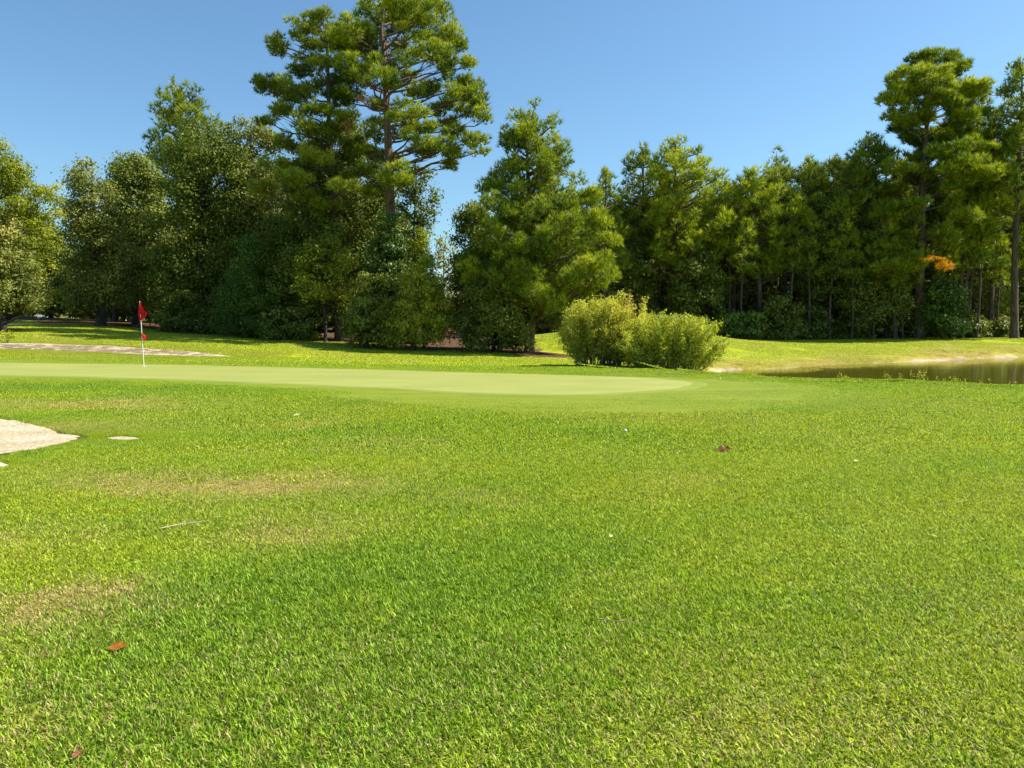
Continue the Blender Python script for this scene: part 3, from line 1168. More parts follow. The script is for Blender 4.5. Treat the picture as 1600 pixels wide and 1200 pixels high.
def auto_leafy(root, rows, tr, seed, mat, bark, size=.17, lai=3.4, rc=.75, tone=.45, ds=.8, inner=True, aspect=.62, droop=0, stems=1, trunk_h=None, hollow=.35, nclump=None, scat=.28):
    r = np.random.default_rng(seed)
    h0, ht = rows[0, 0], rows[-1, 0]
    mm = rows[:, 2].max()
    # trunk(s)
    tg, lg, cg = Geo(), Geo(), Geo()
    tps = []
    for s_ in range(stems):
        off = r.normal(0, .25 * (stems > 1), 2)
        tp = []
        cc = np.interp(ht, rows[:, 0], rows[:, 1])
        lean = r.normal(0, .12 * ht * (stems > 1), 2)
        for f in np.linspace(0, 1, 6):
            tp.append((off[0] + (cc * .6 + lean[0]) * f ** 1.3 + r.normal(0, .05) * ht * .1, off[1] + lean[1] * f, -.3 + ht * .86 * f))
        tp = smooth_line(tp, 3)
        f = np.linspace(0, 1, len(tp))
        rad = tr * (1 - f) ** .9 + .015
        rad[0] *= 1.35
        tg.tube(tp, rad, 8)
        tps.append(tp)
    tg.build('trunk', bark, root, True)
    # clumps
    zs = np.linspace(h0, ht, 60)
    ms = np.interp(zs, rows[:, 0], rows[:, 2])
    area = np.trapezoid(2 * ms, zs) if hasattr(np, 'trapezoid') else np.trapz(2 * ms, zs)
    nc = nclump or int(area / (rc * rc) * 1.9) + 6
    cw = np.cumsum(ms * (.5 + ms))
    cw /= cw[-1]
    zz = np.interp(r.random(nc), cw, zs)
    cc = []
    for z in zz:
        m = np.interp(z, rows[:, 0], rows[:, 2])
        c = np.interp(z, rows[:, 0], rows[:, 1])
        rl = rc * r.uniform(.6, 1.25) * min(1, .35 + m / (2.0 * rc))
        rho = (hollow ** 2 + (1 - hollow ** 2) * r.random()) ** .5
        a = r.random() * 6.28
        mi = max(.05, m - rl * .75)
        zc = np.clip(z, h0 + rl * .4, ht - rl * .8) if ht - h0 > 2 * rl else z
        cc.append((c + mi * rho * math.cos(a), mi * ds * rho * math.sin(a), zc, rl))
    cc = np.array(cc)
    leaf_a = size * size * aspect * .5
    ntot = int(area * lai / (leaf_a * .55))
    wts = cc[:, 3] ** 2
    cnt = np.maximum(5, (ntot * wts / wts.sum()).astype(int))
    idx = np.repeat(np.arange(nc), cnt)
    n = len(idx)
    d = sphere_dirs(n, r)
    d[:, 2] = np.where((d[:, 2] < -.2) & (r.random(n) < .6), -d[:, 2], d[:, 2])
    rl = cc[idx, 3]
    rad = (1 - scat) + r.normal(0, scat, n)
    C = cc[idx, :3] + d * (rl * rad)[:, None] * np.array([1, 1, .8])
    if droop:
        C[:, 2] -= droop * r.random(n) ** 2
    ctone = tone + r.normal(0, .16, nc)
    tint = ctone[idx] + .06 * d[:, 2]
    C[:, 2] = np.maximum(C[:, 2], .08)
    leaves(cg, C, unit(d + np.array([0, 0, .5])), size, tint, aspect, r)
    if inner:  # oversized, darker leaves added inside the crown to block light
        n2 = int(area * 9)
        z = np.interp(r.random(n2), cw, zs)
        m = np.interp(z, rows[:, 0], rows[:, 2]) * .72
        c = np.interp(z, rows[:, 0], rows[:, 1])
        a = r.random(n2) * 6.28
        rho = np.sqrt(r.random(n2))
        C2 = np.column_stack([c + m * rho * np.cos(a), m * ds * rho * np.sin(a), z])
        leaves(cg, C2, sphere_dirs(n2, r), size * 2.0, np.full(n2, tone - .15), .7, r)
    # limbs towards the clumps
    for q in range(min(nc, 46)):
        e = cc[q, :3]
        tp = tps[q % stems]
        hd = np.hypot(e[0] - np.interp(e[2], tp[:, 2], tp[:, 0]), e[1])
        st = trunk_at(tp, max(.4, min(tp[-1, 2] * .95, e[2] - .6 * hd - .2)))
        pth = limb_path(st, e, r, .06, 6)
        lg.tube(pth, np.linspace(min(tr * .45, .03 + .03 * hd), .012, 6), 4)
    tag(lg.build('branches', bark, root, True), kind='stuff')
    cg.build('crown', mat, root)


def gz(px, D):
    x = P(px, 530, D)[0]
    return x, D, h1(x, D)


def pine(label, px, D, prof, tr, seed, mat='pine', bark='bark', group=None, name='pine_tree', **kw):
    x, y, z = gz(px, D)
    root = empty(name, (x, y, z), label, 'pine tree', group)
    rows = prof_fn(prof, px, D, z)
    kw.setdefault('L', .0064 * D)
    kw.setdefault('W', .00090 * D)
    auto_pine(root, rows, tr, seed, M[mat], M[bark], **kw)
    return root


def leafy(label, px, D, prof, tr, seed, mat='oak', bark='bark_dk', group=None, name='oak_tree', cat='tree', **kw):
    x, y, z = gz(px, D)
    root = empty(name, (x, y, z), label, cat, group)
    rows = prof_fn(prof, px, D, z)
    kw.setdefault('size', .0032 * D)
    auto_leafy(root, rows, tr, seed, M[mat], M[bark], **kw)
    return root


# ------------------------------------------------------------------ THE TWO TALL PINES (surveyed pad by pad)
def pad_pine(label, px, D, trunk_px, tr, pads, seed, mat, bark, tone=.5, depth=3.2, name='pine_tree', zlow=None, L=.235, W=.036, k=11, dens=1.0):
    r = np.random.default_rng(seed)
    x, y, z = gz(px, D)
    o = np.array([x, y, z])
    root = empty(name, (x, y, z), label, 'pine tree')
    tp = [P(a, b, D) - o for a, b in trunk_px]
    tp = sorted(tp, key=lambda q: q[2])
    tp[0][2] = -.3
    tp = smooth_line(tp, 6)
    zt = tp[-1, 2]
    f = np.clip(tp[:, 2] / zt, 0, 1)
    rad = tr * (1 - f * .93) ** .75
    tg = Geo()
    tg.tube(tp, rad, 12)
    tg.build('trunk', M[bark], root, True)
    cg, tw = Geo(), Geo()
    for pd in pads:
        qx, qy, rx, ry = pd[:4]
        c = P(qx, qy, D) - o
        s = D / FPX
        rxm, rzm = rx * s, ry * s
        dx = c[0] - trunk_at(tp, c[2])[0]
        if len(pd) > 4:
            dep = pd[4]
        else:
            lim = math.sqrt(max(.3, depth ** 2 - min(dx * dx, depth ** 2) * .8)) * .8
            dep = r.uniform(-lim, lim)
        # keep the pad on its sight line when it lies nearer or farther
        c = (P(qx, qy, D + dep) - o)
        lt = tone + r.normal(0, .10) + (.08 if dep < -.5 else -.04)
        ctr = trunk_at(tp, c[2])
        hd = np.linalg.norm(c[:2] - ctr[:2])
        st = trunk_at(tp, min(zt * .97, max(1.5, c[2] - .32 * hd - .25)))
        pth = limb_path(st, c - np.array([0, 0, rzm * .4]), r, .04 if qy < 180 else .0, 9)
        r0 = min(.075, .022 + .014 * hd)
        bg_ = Geo()
        bg_.tube(pth, np.linspace(r0, .018, 9), 6)
        # side twigs inside the pad
        nt_ = int(5 + rxm * 4)
        for q in range(nt_):
            a = r.random() * 6.28
            s0 = pth[r.integers(5, 9)]
            e = c + np.array([math.cos(a) * rxm * .85, math.sin(a) * rxm * .75, r.uniform(-.2, .6) * rzm])
            bg_.tube(limb_path(s0, e, r, .05, 5), np.linspace(.018, .007, 5), 3)
        bg_.build('branch', M[bark], root, True)
        # several small sub-pads give the broken, layered outline
        ns = max(4, int(rxm * 8))
        for q in range(ns):
            a = r.random() * 6.28
            rr_ = r.random() ** .5
            sc = c + np.array([math.cos(a) * rr_ * rxm * .78, math.sin(a) * rr_ * rxm * .75, r.normal(0, .5) * rzm])
            pr = r.uniform(.24, .50) * (D / 41.0) ** .8
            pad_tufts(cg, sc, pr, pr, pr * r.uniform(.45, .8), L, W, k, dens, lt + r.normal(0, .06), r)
    cg.build('crown', M[mat], root)
    return root, o, tp


MAIN = [(640, 8, 40, 12), (600, 14, 40, 14), (575, 22, 30, 14), (680, 22, 34, 14), (705, 50, 26, 14), (655, 38, 34, 12), (715, 68, 24, 10),
        (560, 48, 30, 12), (622, 32, 26, 12, 2), (600, 45, 25, 9, 2.5), (672, 84, 40, 11, -2.5), (640, 92, 25, 9, -2), (700, 98, 26, 10), (565, 100, 38, 12, -3),
        (590, 115, 26, 10, -3.2), (535, 95, 26, 10, -2), (612, 130, 20, 10, -2.5), (690, 118, 24, 9, 1), (735, 128, 26, 9), (752, 165, 24, 12), (758, 182, 16, 9),
        (718, 150, 22, 9), (655, 146, 22, 7, 1), (690, 172, 26, 8), (722, 178, 24, 9), (640, 176, 27, 9, -2.5), (617, 184, 18, 8, -2), (665, 200, 26, 10, -1.5),
        (650, 218, 22, 9, -2), (738, 218, 28, 9), (710, 212, 28, 9), (690, 226, 26, 9, -1), (672, 242, 20, 9), (712, 240, 26, 9), (742, 236, 20, 8), (628, 272, 27, 11, -2.5), (606, 284, 18, 9, -2.2),
        (588, 212, 22, 9, 1), (575, 236, 26, 9, 1.5), (640, 118, 20, 8, 2.5), (575, 75, 22, 9, 3), (665, 60, 24, 9, 3), (735, 100, 18, 9, 1.5), (560, 270, 26, 9, 1), (545, 150, 22, 8, 1.5),
        (620, 75, 20, 8, 2.5), (585, 165, 20, 7, 2.2), (700, 258, 14, 6, 1),
        (615, 20, 34, 12, 3), (645, 30, 34, 12, 3), (590, 60, 28, 12, 1), (555, 72, 26, 12, 2), (540, 110, 26, 12, 2.5), (560, 128, 24, 9, 2), (525, 150, 26, 10, 2.5), (690, 70, 26, 10, 2), (715, 155, 22, 9, 2), (700, 195, 24, 8, 2), (560, 225, 26, 10, 2.5), (590, 190, 18, 8, 2), (655, 235, 20, 8, 2), (545, 60, 26, 12, 0), (570, 60, 22, 12, 2), (555, 120, 24, 10, 0), (585, 90, 20, 10, 3), (610, 105, 16, 8, 2.5), (640, 60, 26, 12, 2), (620, 12, 30, 12, -2), (655, 18, 34, 14, -2), (600, 245, 18, 8, 1.5), (640, 200, 16, 8, 2), (680, 140, 24, 9, 1.5), (735, 150, 24, 10, 1)]
main_root, main_o, main_tp = pad_pine('tallest pine, broad open crown on a bare brown trunk, top cut off by the frame', 612, 41.0,
                                      [(612, 540), (613, 440), (612, 372), (609, 300), (606, 220), (603, 150), (600, 90), (596, 45), (600, 12)], .36, MAIN, 5, 'pine', 'bark_red', .46, 3.4, dens=1.1)
LEFTP = [(a_[0], a_[1] + (14 if a_[1] < 60 else 6 if a_[1] < 90 else 0)) + tuple(a_[2:]) for a_ in [(465, 32, 28, 12), (500, 24, 28, 12), (530, 30, 28, 12), (445, 62, 24, 9), (430, 72, 16, 8), (480, 55, 28, 11), (515, 62, 30, 12), (475, 85, 22, 9), (545, 78, 24, 10, 2),
         (470, 112, 30, 10), (500, 100, 26, 10, -1.5), (436, 128, 20, 8), (405, 134, 18, 7), (418, 130, 14, 6), (465, 142, 30, 9), (495, 135, 28, 9, 1), (530, 125, 24, 9), (450, 165, 24, 8), (500, 176, 38, 10, -1.5),
         (442, 176, 24, 9), (550, 184, 28, 10, -1.5), (525, 198, 28, 9, -1), (470, 196, 28, 9), (415, 190, 18, 8), (500, 214, 36, 9, -1), (455, 225, 28, 9, .5), (490, 248, 36, 9, -2),
         (545, 245, 26, 9, 1), (430, 262, 26, 9, -1), (460, 282, 36, 10, -2.8), (405, 292, 22, 9, -1), (540, 293, 28, 11, -2.5), (505, 275, 26, 9), (575, 300, 18, 8, -1.5), (480, 310, 22, 8, -1), (510, 318, 20, 8, -1), (505, 30, 26, 12, 1), (535, 52, 24, 12, 1), (560, 40, 20, 10, 0), (450, 150, 24, 9, 1), (530, 160, 24, 9, 1), (505, 232, 28, 9, 1)]]
pad_pine('dense dark pine close against the left side of the tallest pine', 524, 42.5,
         [(530, 535), (527, 430), (520, 320), (515, 220), (513, 136), (511, 80), (505, 35)], .27, LEFTP, 6, 'pine_dk', 'bark', .58, 3.0, dens=1.15)


def dead_bunch(parent, pos, sx, sy, seed, mat='orange', n=60, name='dead_needle_cluster'):
    g = Geo()
    r = np.random.default_rng(seed)
    C = pos + r.normal(0, 1, (n, 3)) * np.array([sx, sx * .6, sy])
    needle_tufts(g, C, np.tile(np.array([[.2, -.3, -.2]]), (n, 1)), 7, .26, .035, np.full(n, .5), .9, r)
    tag(g.build(name, M[mat], parent), kind='stuff')


dead_bunch(main_root, P(566, 152, 39.5) - main_o, .13, .12, 1, 'brown', n=22)
dead_bunch(main_root, P(545, 198, 39.8) - main_o, .18, .12, 2, 'brown', n=18)

leafy('dark oak crown packed between and behind the two tall pine trunks', 545, 47,
      [(400, 440, 640), (340, 435, 650), (290, 440, 648), (250, 450, 625), (220, 462, 600), (200, 480, 575), (188, 500, 550)], .25, 141, 'oak', tone=.36, rc=.85)
# ------------------------------------------------------------------ centre pine
centre = pine('broad bushy pine in the middle, skirted to the ground on its left side', 826, 39.0,
              [(474, 760, 930), (460, 745, 955), (440, 728, 968), (418, 706, 984), (395, 702, 983), (370, 712, 972), (345, 718, 958), (322, 728, 952), (300, 738, 935), (285, 748, 922), (270, 755, 905), (240, 766, 897), (215, 772, 885), (200, 780, 872), (185, 800, 858), (172, 820, 838)],
              .24, 24, 'pine', 'bark_red', tone=.44, step=.42, ds=.8, dens=1.0, stubs=False, L=.24, W=.036, k=10, flat=.62)
r_ = np.random.default_rng(9)
# ------------------------------------------------------------------ left-hand wood
leafy('yellow green tree with ragged leaves at the left edge of the photo', -25, 40,
      [(480, -90, 78), (450, -110, 92), (400, -120, 86), (360, -120, 96), (320, -115, 104), (295, -110, 96), (265, -100, 64), (240, -90, 38), (215, -70, 12)], .28, 31, 'oak_yel', tone=.40, rc=.62, name='sweetgum_tree', lai=3.0)
leafy('low olive grey tree in front of the yellow green one at the left edge', 8, 38.5,
      [(492, -50, 62), (470, -70, 74), (430, -80, 66), (390, -80, 52), (350, -70, 34), (322, -50, 14)], .16, 32, 'oak_grey', tone=.5, rc=.55)
leafy('rounded olive green oak with a short dark trunk, left of the flag', 160, 46,
      [(482, 98, 214), (455, 88, 226), (420, 90, 222), (380, 92, 216), (340, 92, 204), (300, 94, 190), (275, 100, 172), (255, 112, 156), (244, 124, 146)], .34, 33, 'oak_grey', tone=.48, rc=.8)
leafy('greyish oak rising just right of and behind the rounded olive oak', 212, 50,
      [(480, 150, 270), (400, 150, 290), (330, 160, 280), (280, 168, 262), (250, 176, 246), (236, 196, 226)], .25, 34, 'oak', tone=.5, rc=.85)
leafy('pale green treetop peeping out between the two leftmost oaks', 180, 55,
      [(420, 150, 215), (330, 155, 212), (280, 160, 205), (255, 170, 200), (240, 178, 192)], .2, 35, 'oak_yel', tone=.4, rc=.7)
pine('pine whose dark top sticks out above the large left-hand oak', 285, 54,
     [(300, 235, 345), (250, 232, 345), (215, 232, 350), (195, 236, 348), (175, 240, 338), (158, 246, 322), (145, 256, 305), (138, 266, 292)], .25, 36, 'pine', tone=.42, step=.55, clear=0)
leafy('very large dark oak behind the red flag', 318, 47,
      [(505, 235, 400), (470, 226, 412), (400, 224, 418), (340, 232, 415), (290, 236, 410), (250, 238, 404), (222, 246, 392), (200, 262, 375), (185, 290, 350)], .42, 37, 'oak', tone=.42, rc=.95, lai=3.0)
leafy('tall olive topped oak touching the left side of the dark pine', 400, 48,
      [(480, 340, 470), (400, 340, 475), (320, 338, 470), (260, 342, 462), (215, 348, 450), (190, 356, 430), (178, 366, 402)], .3, 38, 'oak_grey', tone=.44, rc=.85)
leafy('soft feathery dark cedar low in front of the large dark oak', 392, 42.5,
      [(520, 330, 460), (500, 322, 468), (470, 330, 458), (440, 340, 448), (410, 352, 436), (380, 370, 420), (360, 385, 405)], .14, 39, 'cedar', tone=.42, rc=.5, name='cedar_tree', aspect=.3, droop=.25)
leafy('broad dark leafed tree filling in beneath the dark pine', 490, 43.5,
      [(515, 415, 590), (480, 405, 600), (430, 400, 600), (380, 405, 590), (330, 410, 580), (280, 425, 570), (245, 450, 545)], .24, 40, 'oak', tone=.36, rc=.8)
leafy('low yellowish green maple in the shade under the dark pine', 508, 41,
      [(470, 455, 560), (440, 448, 568), (410, 452, 562), (385, 465, 545), (368, 485, 525)], .09, 41, 'autumn', tone=.32, rc=.5, name='maple_tree', lai=2.2)
leafy('glossy dark evergreen magnolia around the foot of the tallest pine', 604, 40.2,
      [(470, 565, 645), (430, 560, 648), (390, 562, 642), (355, 572, 636), (332, 588, 622)], .12, 42, 'ever', tone=.5, rc=.5, name='magnolia_tree', lai=3.0)
leafy('thin leafed wispy oak reaching out right of the tallest trunk against the sky', 648, 44,
      [(420, 610, 668), (370, 612, 682), (330, 612, 692), (300, 614, 695), (275, 620, 688), (255, 630, 668)], .13, 43, 'oak', tone=.5, rc=.45, lai=1.5, inner=False, scat=.45)
leafy('light green young tree between the tallest trunk and the sky gap', 662, 41,
      [(470, 628, 702), (430, 632, 694), (400, 636, 684), (372, 640, 672), (352, 646, 662)], .07, 44, 'pine_lit', tone=.55, rc=.4, name='young_tree', aspect=.3, lai=2.6)
leafy('yellow and olive thicket tree with a reddish tinge at the foot of the tallest pine', 650, 38.5,
      [(538, 588, 712), (510, 580, 716), (480, 588, 714), (455, 600, 706), (432, 618, 700), (412, 640, 686), (398, 655, 672)], .08, 45, 'autumn', 'bark', tone=.52, rc=.42, name='thicket_tree', stems=4, lai=2.8)
leafy('dark tangled thicket between the second pine trunk and the yellow thicket', 572, 38.8,
      [(540, 535, 640), (510, 528, 650), (480, 535, 645), (450, 545, 630), (425, 560, 615)], .07, 46, 'dark', tone=.6, rc=.42, name='thicket_tree', stems=3)
leafy('mid green tree filling the gap just left of the broad middle pine', 735, 41.5,
      [(520, 690, 790), (470, 692, 795), (420, 694, 790), (370, 698, 780), (335, 706, 768), (312, 718, 752)], .15, 47, 'oak', tone=.42, rc=.6)
leafy('dense dark shrub mass under the left side of the broad middle pine', 775, 38.2,
      [(546, 716, 838), (520, 706, 846), (490, 704, 842), (465, 712, 830), (440, 730, 810)], .08, 48, 'dark', tone=.55, rc=.5, name='shrub', cat='shrub', stems=3)
leafy('pale grey bare topped tree far off in the narrow sky gap', 694, 88,
      [(500, 660, 735), (440, 664, 728), (400, 668, 722), (375, 674, 714), (358, 684, 704)], .12, 49, 'oak_grey', tone=.8, rc=.8, lai=.9, inner=False, scat=.5, name='distant_tree', size=.28)
leafy('low dark scrub at the woodland edge left of the second pine trunk', 455, 41.5,
      [(533, 405, 505), (515, 395, 515), (495, 400, 510), (478, 420, 490)], .05, 50, 'dark', tone=.6, rc=.4, name='shrub', cat='shrub', stems=3, size=.16)
leafy('dark scrub beneath the large oak to the right of the flag', 300, 44.5,
      [(521, 240, 360), (505, 232, 368), (480, 240, 360), (455, 260, 340)], .06, 51, 'dark', tone=.5, rc=.5, name='shrub', cat='shrub', stems=3)

# ------------------------------------------------------------------ wood behind the pond
pine('small pine top showing just right of the broad middle pine', 945, 60,
     [(430, 905, 985), (380, 912, 980), (330, 918, 975), (300, 922, 970), (280, 928, 962), (262, 940, 950)], .18, 61, 'pine', tone=.5, step=.7)
pine('darker twin pine on the left of the large rounded pine behind the bushes', 1003, 64,
     [(400, 955, 1050), (350, 958, 1050), (310, 962, 1048), (280, 966, 1044), (255, 972, 1036), (238, 982, 1024), (225, 994, 1012)], .26, 62, 'pine_dk', tone=.55, step=.62)
pine('large rounded sunlit pine standing behind the two green bushes', 1047, 61.5,
     [(418, 1015, 1110), (400, 1002, 1130), (370, 1000, 1142), (335, 1000, 1145), (305, 1000, 1146), (280, 1004, 1138), (260, 1010, 1126), (242, 1020, 1106), (228, 1034, 1086), (216, 1048, 1066)], .33, 63, 'pine_lit', 'bark_red', tone=.45, step=.55)
leafy('grey green leafy tree under the large rounded pine', 1080, 61,
      [(515, 1030, 1140), (470, 1025, 1145), (430, 1030, 1140), (395, 1045, 1120)], .15, 64, 'oak', tone=.45, rc=.8)
leafy('dim leafy tree behind the crest of the grass mound', 975, 62.5,
      [(520, 900, 1030), (470, 895, 1040), (420, 905, 1035), (380, 930, 1010)], .15, 65, 'dark', tone=.6, rc=.9, lai=2.6)
pine('pine with a light green crown just right of the blue notch in the treetops', 1186, 62,
     [(430, 1150, 1230), (390, 1146, 1236), (350, 1146, 1236), (320, 1146, 1232), (295, 1146, 1222), (275, 1150, 1205), (262, 1158, 1190)], .22, 66, 'pine_lit', tone=.38, step=.6)
pine('round headed pine slightly taller than its light green neighbour', 1214, 67,
     [(400, 1175, 1255), (340, 1178, 1252), (300, 1184, 1246), (275, 1188, 1242), (258, 1194, 1234), (248, 1204, 1222)], .22, 67, 'pine', tone=.45, step=.65)
pine('thin crowned pine with sky showing through, between the round headed pines', 1272, 64,
     [(420, 1240, 1310), (350, 1240, 1308), (300, 1242, 1302), (275, 1244, 1294), (258, 1252, 1280), (250, 1262, 1272)], .2, 68, 'pine', tone=.45, step=.8, dens=.8)
leafy('grey green broadleaf tree below the thin crowned pine', 1290, 62.5,
      [(480, 1240, 1345), (430, 1235, 1350), (380, 1238, 1345), (340, 1246, 1335), (310, 1262, 1318)], .2, 69, 'oak', tone=.4, rc=.9)
pine('slim dark pine left of the shoulder of the big right-hand pine', 1306, 65,
     [(400, 1280, 1335), (330, 1282, 1332), (290, 1288, 1328), (262, 1294, 1320), (244, 1302, 1312)], .18, 70, 'pine_dk', tone=.55, step=.65)
pine('dark full pine leaning against the left flank of the big right-hand pine', 1356, 62,
     [(420, 1320, 1400), (370, 1318, 1402), (320, 1318, 1402), (280, 1320, 1400), (250, 1322, 1396), (225, 1328, 1386), (206, 1344, 1370)], .25, 71, 'pine', tone=.33, step=.6)
BIGR = [(1465, 90, 30, 12), (1435, 100, 30, 13), (1495, 105, 28, 12), (1410, 125, 22, 12), (1455, 122, 34, 12, -2.5), (1395, 155, 20, 14), (1490, 135, 32, 12, -2), (1525, 140, 22, 9), (1425, 150, 30, 12, -2),
        (1470, 158, 36, 12, -3), (1515, 160, 28, 11), (1400, 182, 24, 10), (1440, 182, 30, 11, -1), (1490, 185, 34, 11, -2), (1525, 180, 20, 9), (1415, 205, 26, 8), (1465, 206, 28, 8, 1), (1505, 208, 26, 8),
        (1440, 226, 22, 7, 2), (1480, 236, 38, 9, -3), (1520, 232, 32, 9, -2), (1445, 248, 24, 8), (1540, 250, 22, 9), (1500, 258, 42, 10, -3.5), (1530, 270, 34, 10, -3), (1465, 268, 26, 9, -2), (1410, 262, 24, 9),
        (1425, 285, 24, 9), (1500, 285, 30, 9, -2), (1550, 290, 20, 8), (1462, 300, 24, 8, 1), (1395, 300, 24, 10), (1400, 325, 24, 10, -2), (1427, 322, 18, 9, -3), (1512, 338, 24, 10, -3.2), (1475, 370, 24, 10, -3), (1500, 352, 16, 7, -2),
        (1420, 365, 26, 9, 1), (1540, 350, 22, 8), (1395, 395, 28, 9, -1), (1420, 410, 30, 10, -2.5), (1385, 420, 24, 10, -2), (1450, 420, 20, 8, 1), (1430, 125, 28, 14, 1), (1480, 115, 30, 14, 1), (1450, 160, 30, 14, 2), (1500, 165, 30, 12, 2), (1480, 215, 30, 10, 0), (1430, 215, 26, 10, 1), (1530, 215, 28, 10, 0), (1460, 235, 26, 9, 1), (1500, 245, 30, 10, 1), (1555, 235, 24, 9, -1), (1540, 275, 28, 10, 1), (1440, 275, 26, 10, 1)]
bigr, br_o, br_tp = pad_pine('tallest pine of the right-hand wood, with a big rounded head', 1440, 61, [(1437, 528), (1437, 420), (1440, 330), (1443, 260), (1448, 200), (1452, 140), (1456, 100)], .42, BIGR, 72, 'pine', 'bark', .42, 4.6, L=.36, W=.052, k=10, dens=1.7)
dead_bunch(bigr, P(1455, 403, 56.0) - br_o, .42, .09, 4, n=45)
dead_bunch(bigr, P(1476, 414, 55.8) - br_o, .30, .18, 5, n=90)
_b0 = trunk_at(br_tp, P(1443, 396, 61)[2] - br_o[2])
_b1 = P(1476, 412, 55.8) - br_o
_bg = Geo()
_bg.tube(limb_path(_b0, _b1, np.random.default_rng(3), -.05, 9), np.linspace(.07, .02, 9), 6)
_bg.tube(limb_path(_b0 * .4 + _b1 * .6, P(1455, 403, 56.0) - br_o, np.random.default_rng(4), .02, 5), np.linspace(.035, .012, 5), 5)
_bg.build('branch', M['bark'], bigr, True)
pine('tall sparse pine at the right edge of the photo', 1585, 60,
     [(330, 1545, 1640), (280, 1542, 1640), (240, 1545, 1640), (200, 1545, 1635), (160, 1550, 1630), (130, 1560, 1620), (105, 1575, 1608), (92, 1588, 1600)], .28, 73, 'pine', tone=.45, step=.62)
pine('thin pine squeezed between the big pine and the right edge pine', 1547, 63,
     [(360, 1520, 1580), (300, 1518, 1578), (250, 1522, 1572), (210, 1528, 1568), (185, 1538, 1558), (172, 1545, 1551)], .2, 74, 'pine', tone=.42, step=.6)
pine('pine filling the right edge behind the two thin edge pines', 1612, 66,
     [(420, 1555, 1670), (340, 1555, 1670), (280, 1558, 1668), (230, 1565, 1660), (195, 1580, 1645), (175, 1600, 1625)], .25, 174, 'pine', tone=.4, step=.6)
pine('pine with a dense mid height crown right behind the big right-hand pine', 1515, 66,
     [(420, 1470, 1565), (340, 1470, 1565), (290, 1472, 1562), (250, 1480, 1555), (215, 1492, 1540), (195, 1508, 1524)], .25, 175, 'pine_dk', tone=.55, step=.6)
pine('bare boled pine in the shade beneath the big right-hand pine', 1500, 62,
     [(400, 1470, 1545), (350, 1465, 1550), (310, 1475, 1545), (280, 1495, 1525)], .22, 75, 'pine_lit', tone=.45, step=.8)
pine('pine whose low green boughs hang left of the orange needles', 1400, 60.5,
     [(455, 1345, 1440), (430, 1340, 1442), (400, 1348, 1432), (375, 1365, 1420), (350, 1385, 1405)], .17, 76, 'pine', tone=.5, step=.6)
leafy('sunlit yellow green leaves between the thin trunks at the right edge', 1530, 66,
      [(510, 1480, 1590), (450, 1475, 1600), (390, 1480, 1600), (330, 1490, 1590), (290, 1510, 1570)], .14, 77, 'autumn', tone=.5, rc=.8, lai=1.6, name='young_tree')
leafy('dim broadleaf tree left of the foot of the big right-hand pine', 1385, 61.5,
      [(515, 1320, 1420), (470, 1310, 1430), (430, 1320, 1425), (390, 1340, 1405)], .15, 78, 'dark', tone=.65, rc=.9)
leafy('leafy dark holly in the shade right of the foot of the big pine', 1470, 60.5,
      [(520, 1425, 1520), (490, 1420, 1525), (460, 1430, 1515), (435, 1450, 1495)], .1, 79, 'ever', tone=.6, rc=.7, name='holly_tree')
leafy('pale green sunlit bush at the wood edge right of the mound', 1158, 59.5,
      [(528, 1118, 1205), (512, 1112, 1208), (497, 1120, 1200), (486, 1138, 1180)], .05, 80, 'cedar', tone=.75, rc=.6, name='shrub', cat='shrub', stems=3, size=.22)
leafy('dark shrub beside the pale green bush at the wood edge', 1215, 60.5,
      [(531, 1175, 1262), (505, 1170, 1266), (480, 1180, 1258), (460, 1200, 1240)], .06, 81, 'dark', tone=.6, rc=.7, name='shrub', cat='shrub', stems=3, size=.24)

# back rows: copies of a few pines / broadleaves, each on its own spot
proto_p = pine('slender pine standing deep in the shade of the right-hand wood', 1340, 70,
               [(360, 1300, 1385), (330, 1298, 1388), (300, 1302, 1384), (275, 1312, 1374), (258, 1328, 1356)], .19, 90, 'pine_dk', 'bark', group='slender pines deep in the right-hand wood', tone=.5, step=.8, L=.6, W=.08, k=8)
proto_q = leafy('dim broadleaf tree deep in the shade of the right-hand wood', 1150, 68,
                [(500, 1095, 1205), (450, 1085, 1215), (400, 1090, 1210), (350, 1105, 1195), (320, 1125, 1175)], .2, 91, 'dark', group='dim broadleaf trees deep in the right-hand wood', tone=.55, rc=1.1, size=.34, lai=2.4)
r = np.random.default_rng(55)
for i, px in enumerate(list(np.linspace(880, 1660, 22)) + list(np.linspace(900, 1700, 18))):
    D = (64.5 if i < 22 else 74) + r.uniform(-1.5, 3.5)
    px += r.uniform(-14, 14)
    x, y, z = gz(px, D)
    s = r.uniform(.80, 1.02) * (.86 if px < 1130 else 1.0)
    dup(proto_p, (x, y, z), r.random() * 6.28, (s, s, s), proto_p['label'], proto_p['group'])
for i, px in enumerate(list(np.linspace(860, 1690, 17)) + list(np.linspace(900, 1700, 14))):
    D = (71 if i < 17 else 79) + r.uniform(-2, 2)
    px += r.uniform(-14, 14)
    x, y, z = gz(px, D)
    s = r.uniform(.7, 1.05)
    dup(proto_q, (x, y, z), r.random() * 6.28, (s, s, s * r.uniform(.8, 1.1)), proto_q['label'], proto_q['group'])
proto_y = pine('slim bare boled young pine at the front of the right-hand wood', 1262, 61,
               [(432, 1238, 1286), (405, 1234, 1290), (375, 1238, 1286), (345, 1246, 1278), (325, 1256, 1268)], .10, 94, 'pine_lit', 'bark', group='slim young pines along the front of the right-hand wood', tone=.35, step=.8, L=.42, W=.06, k=8)
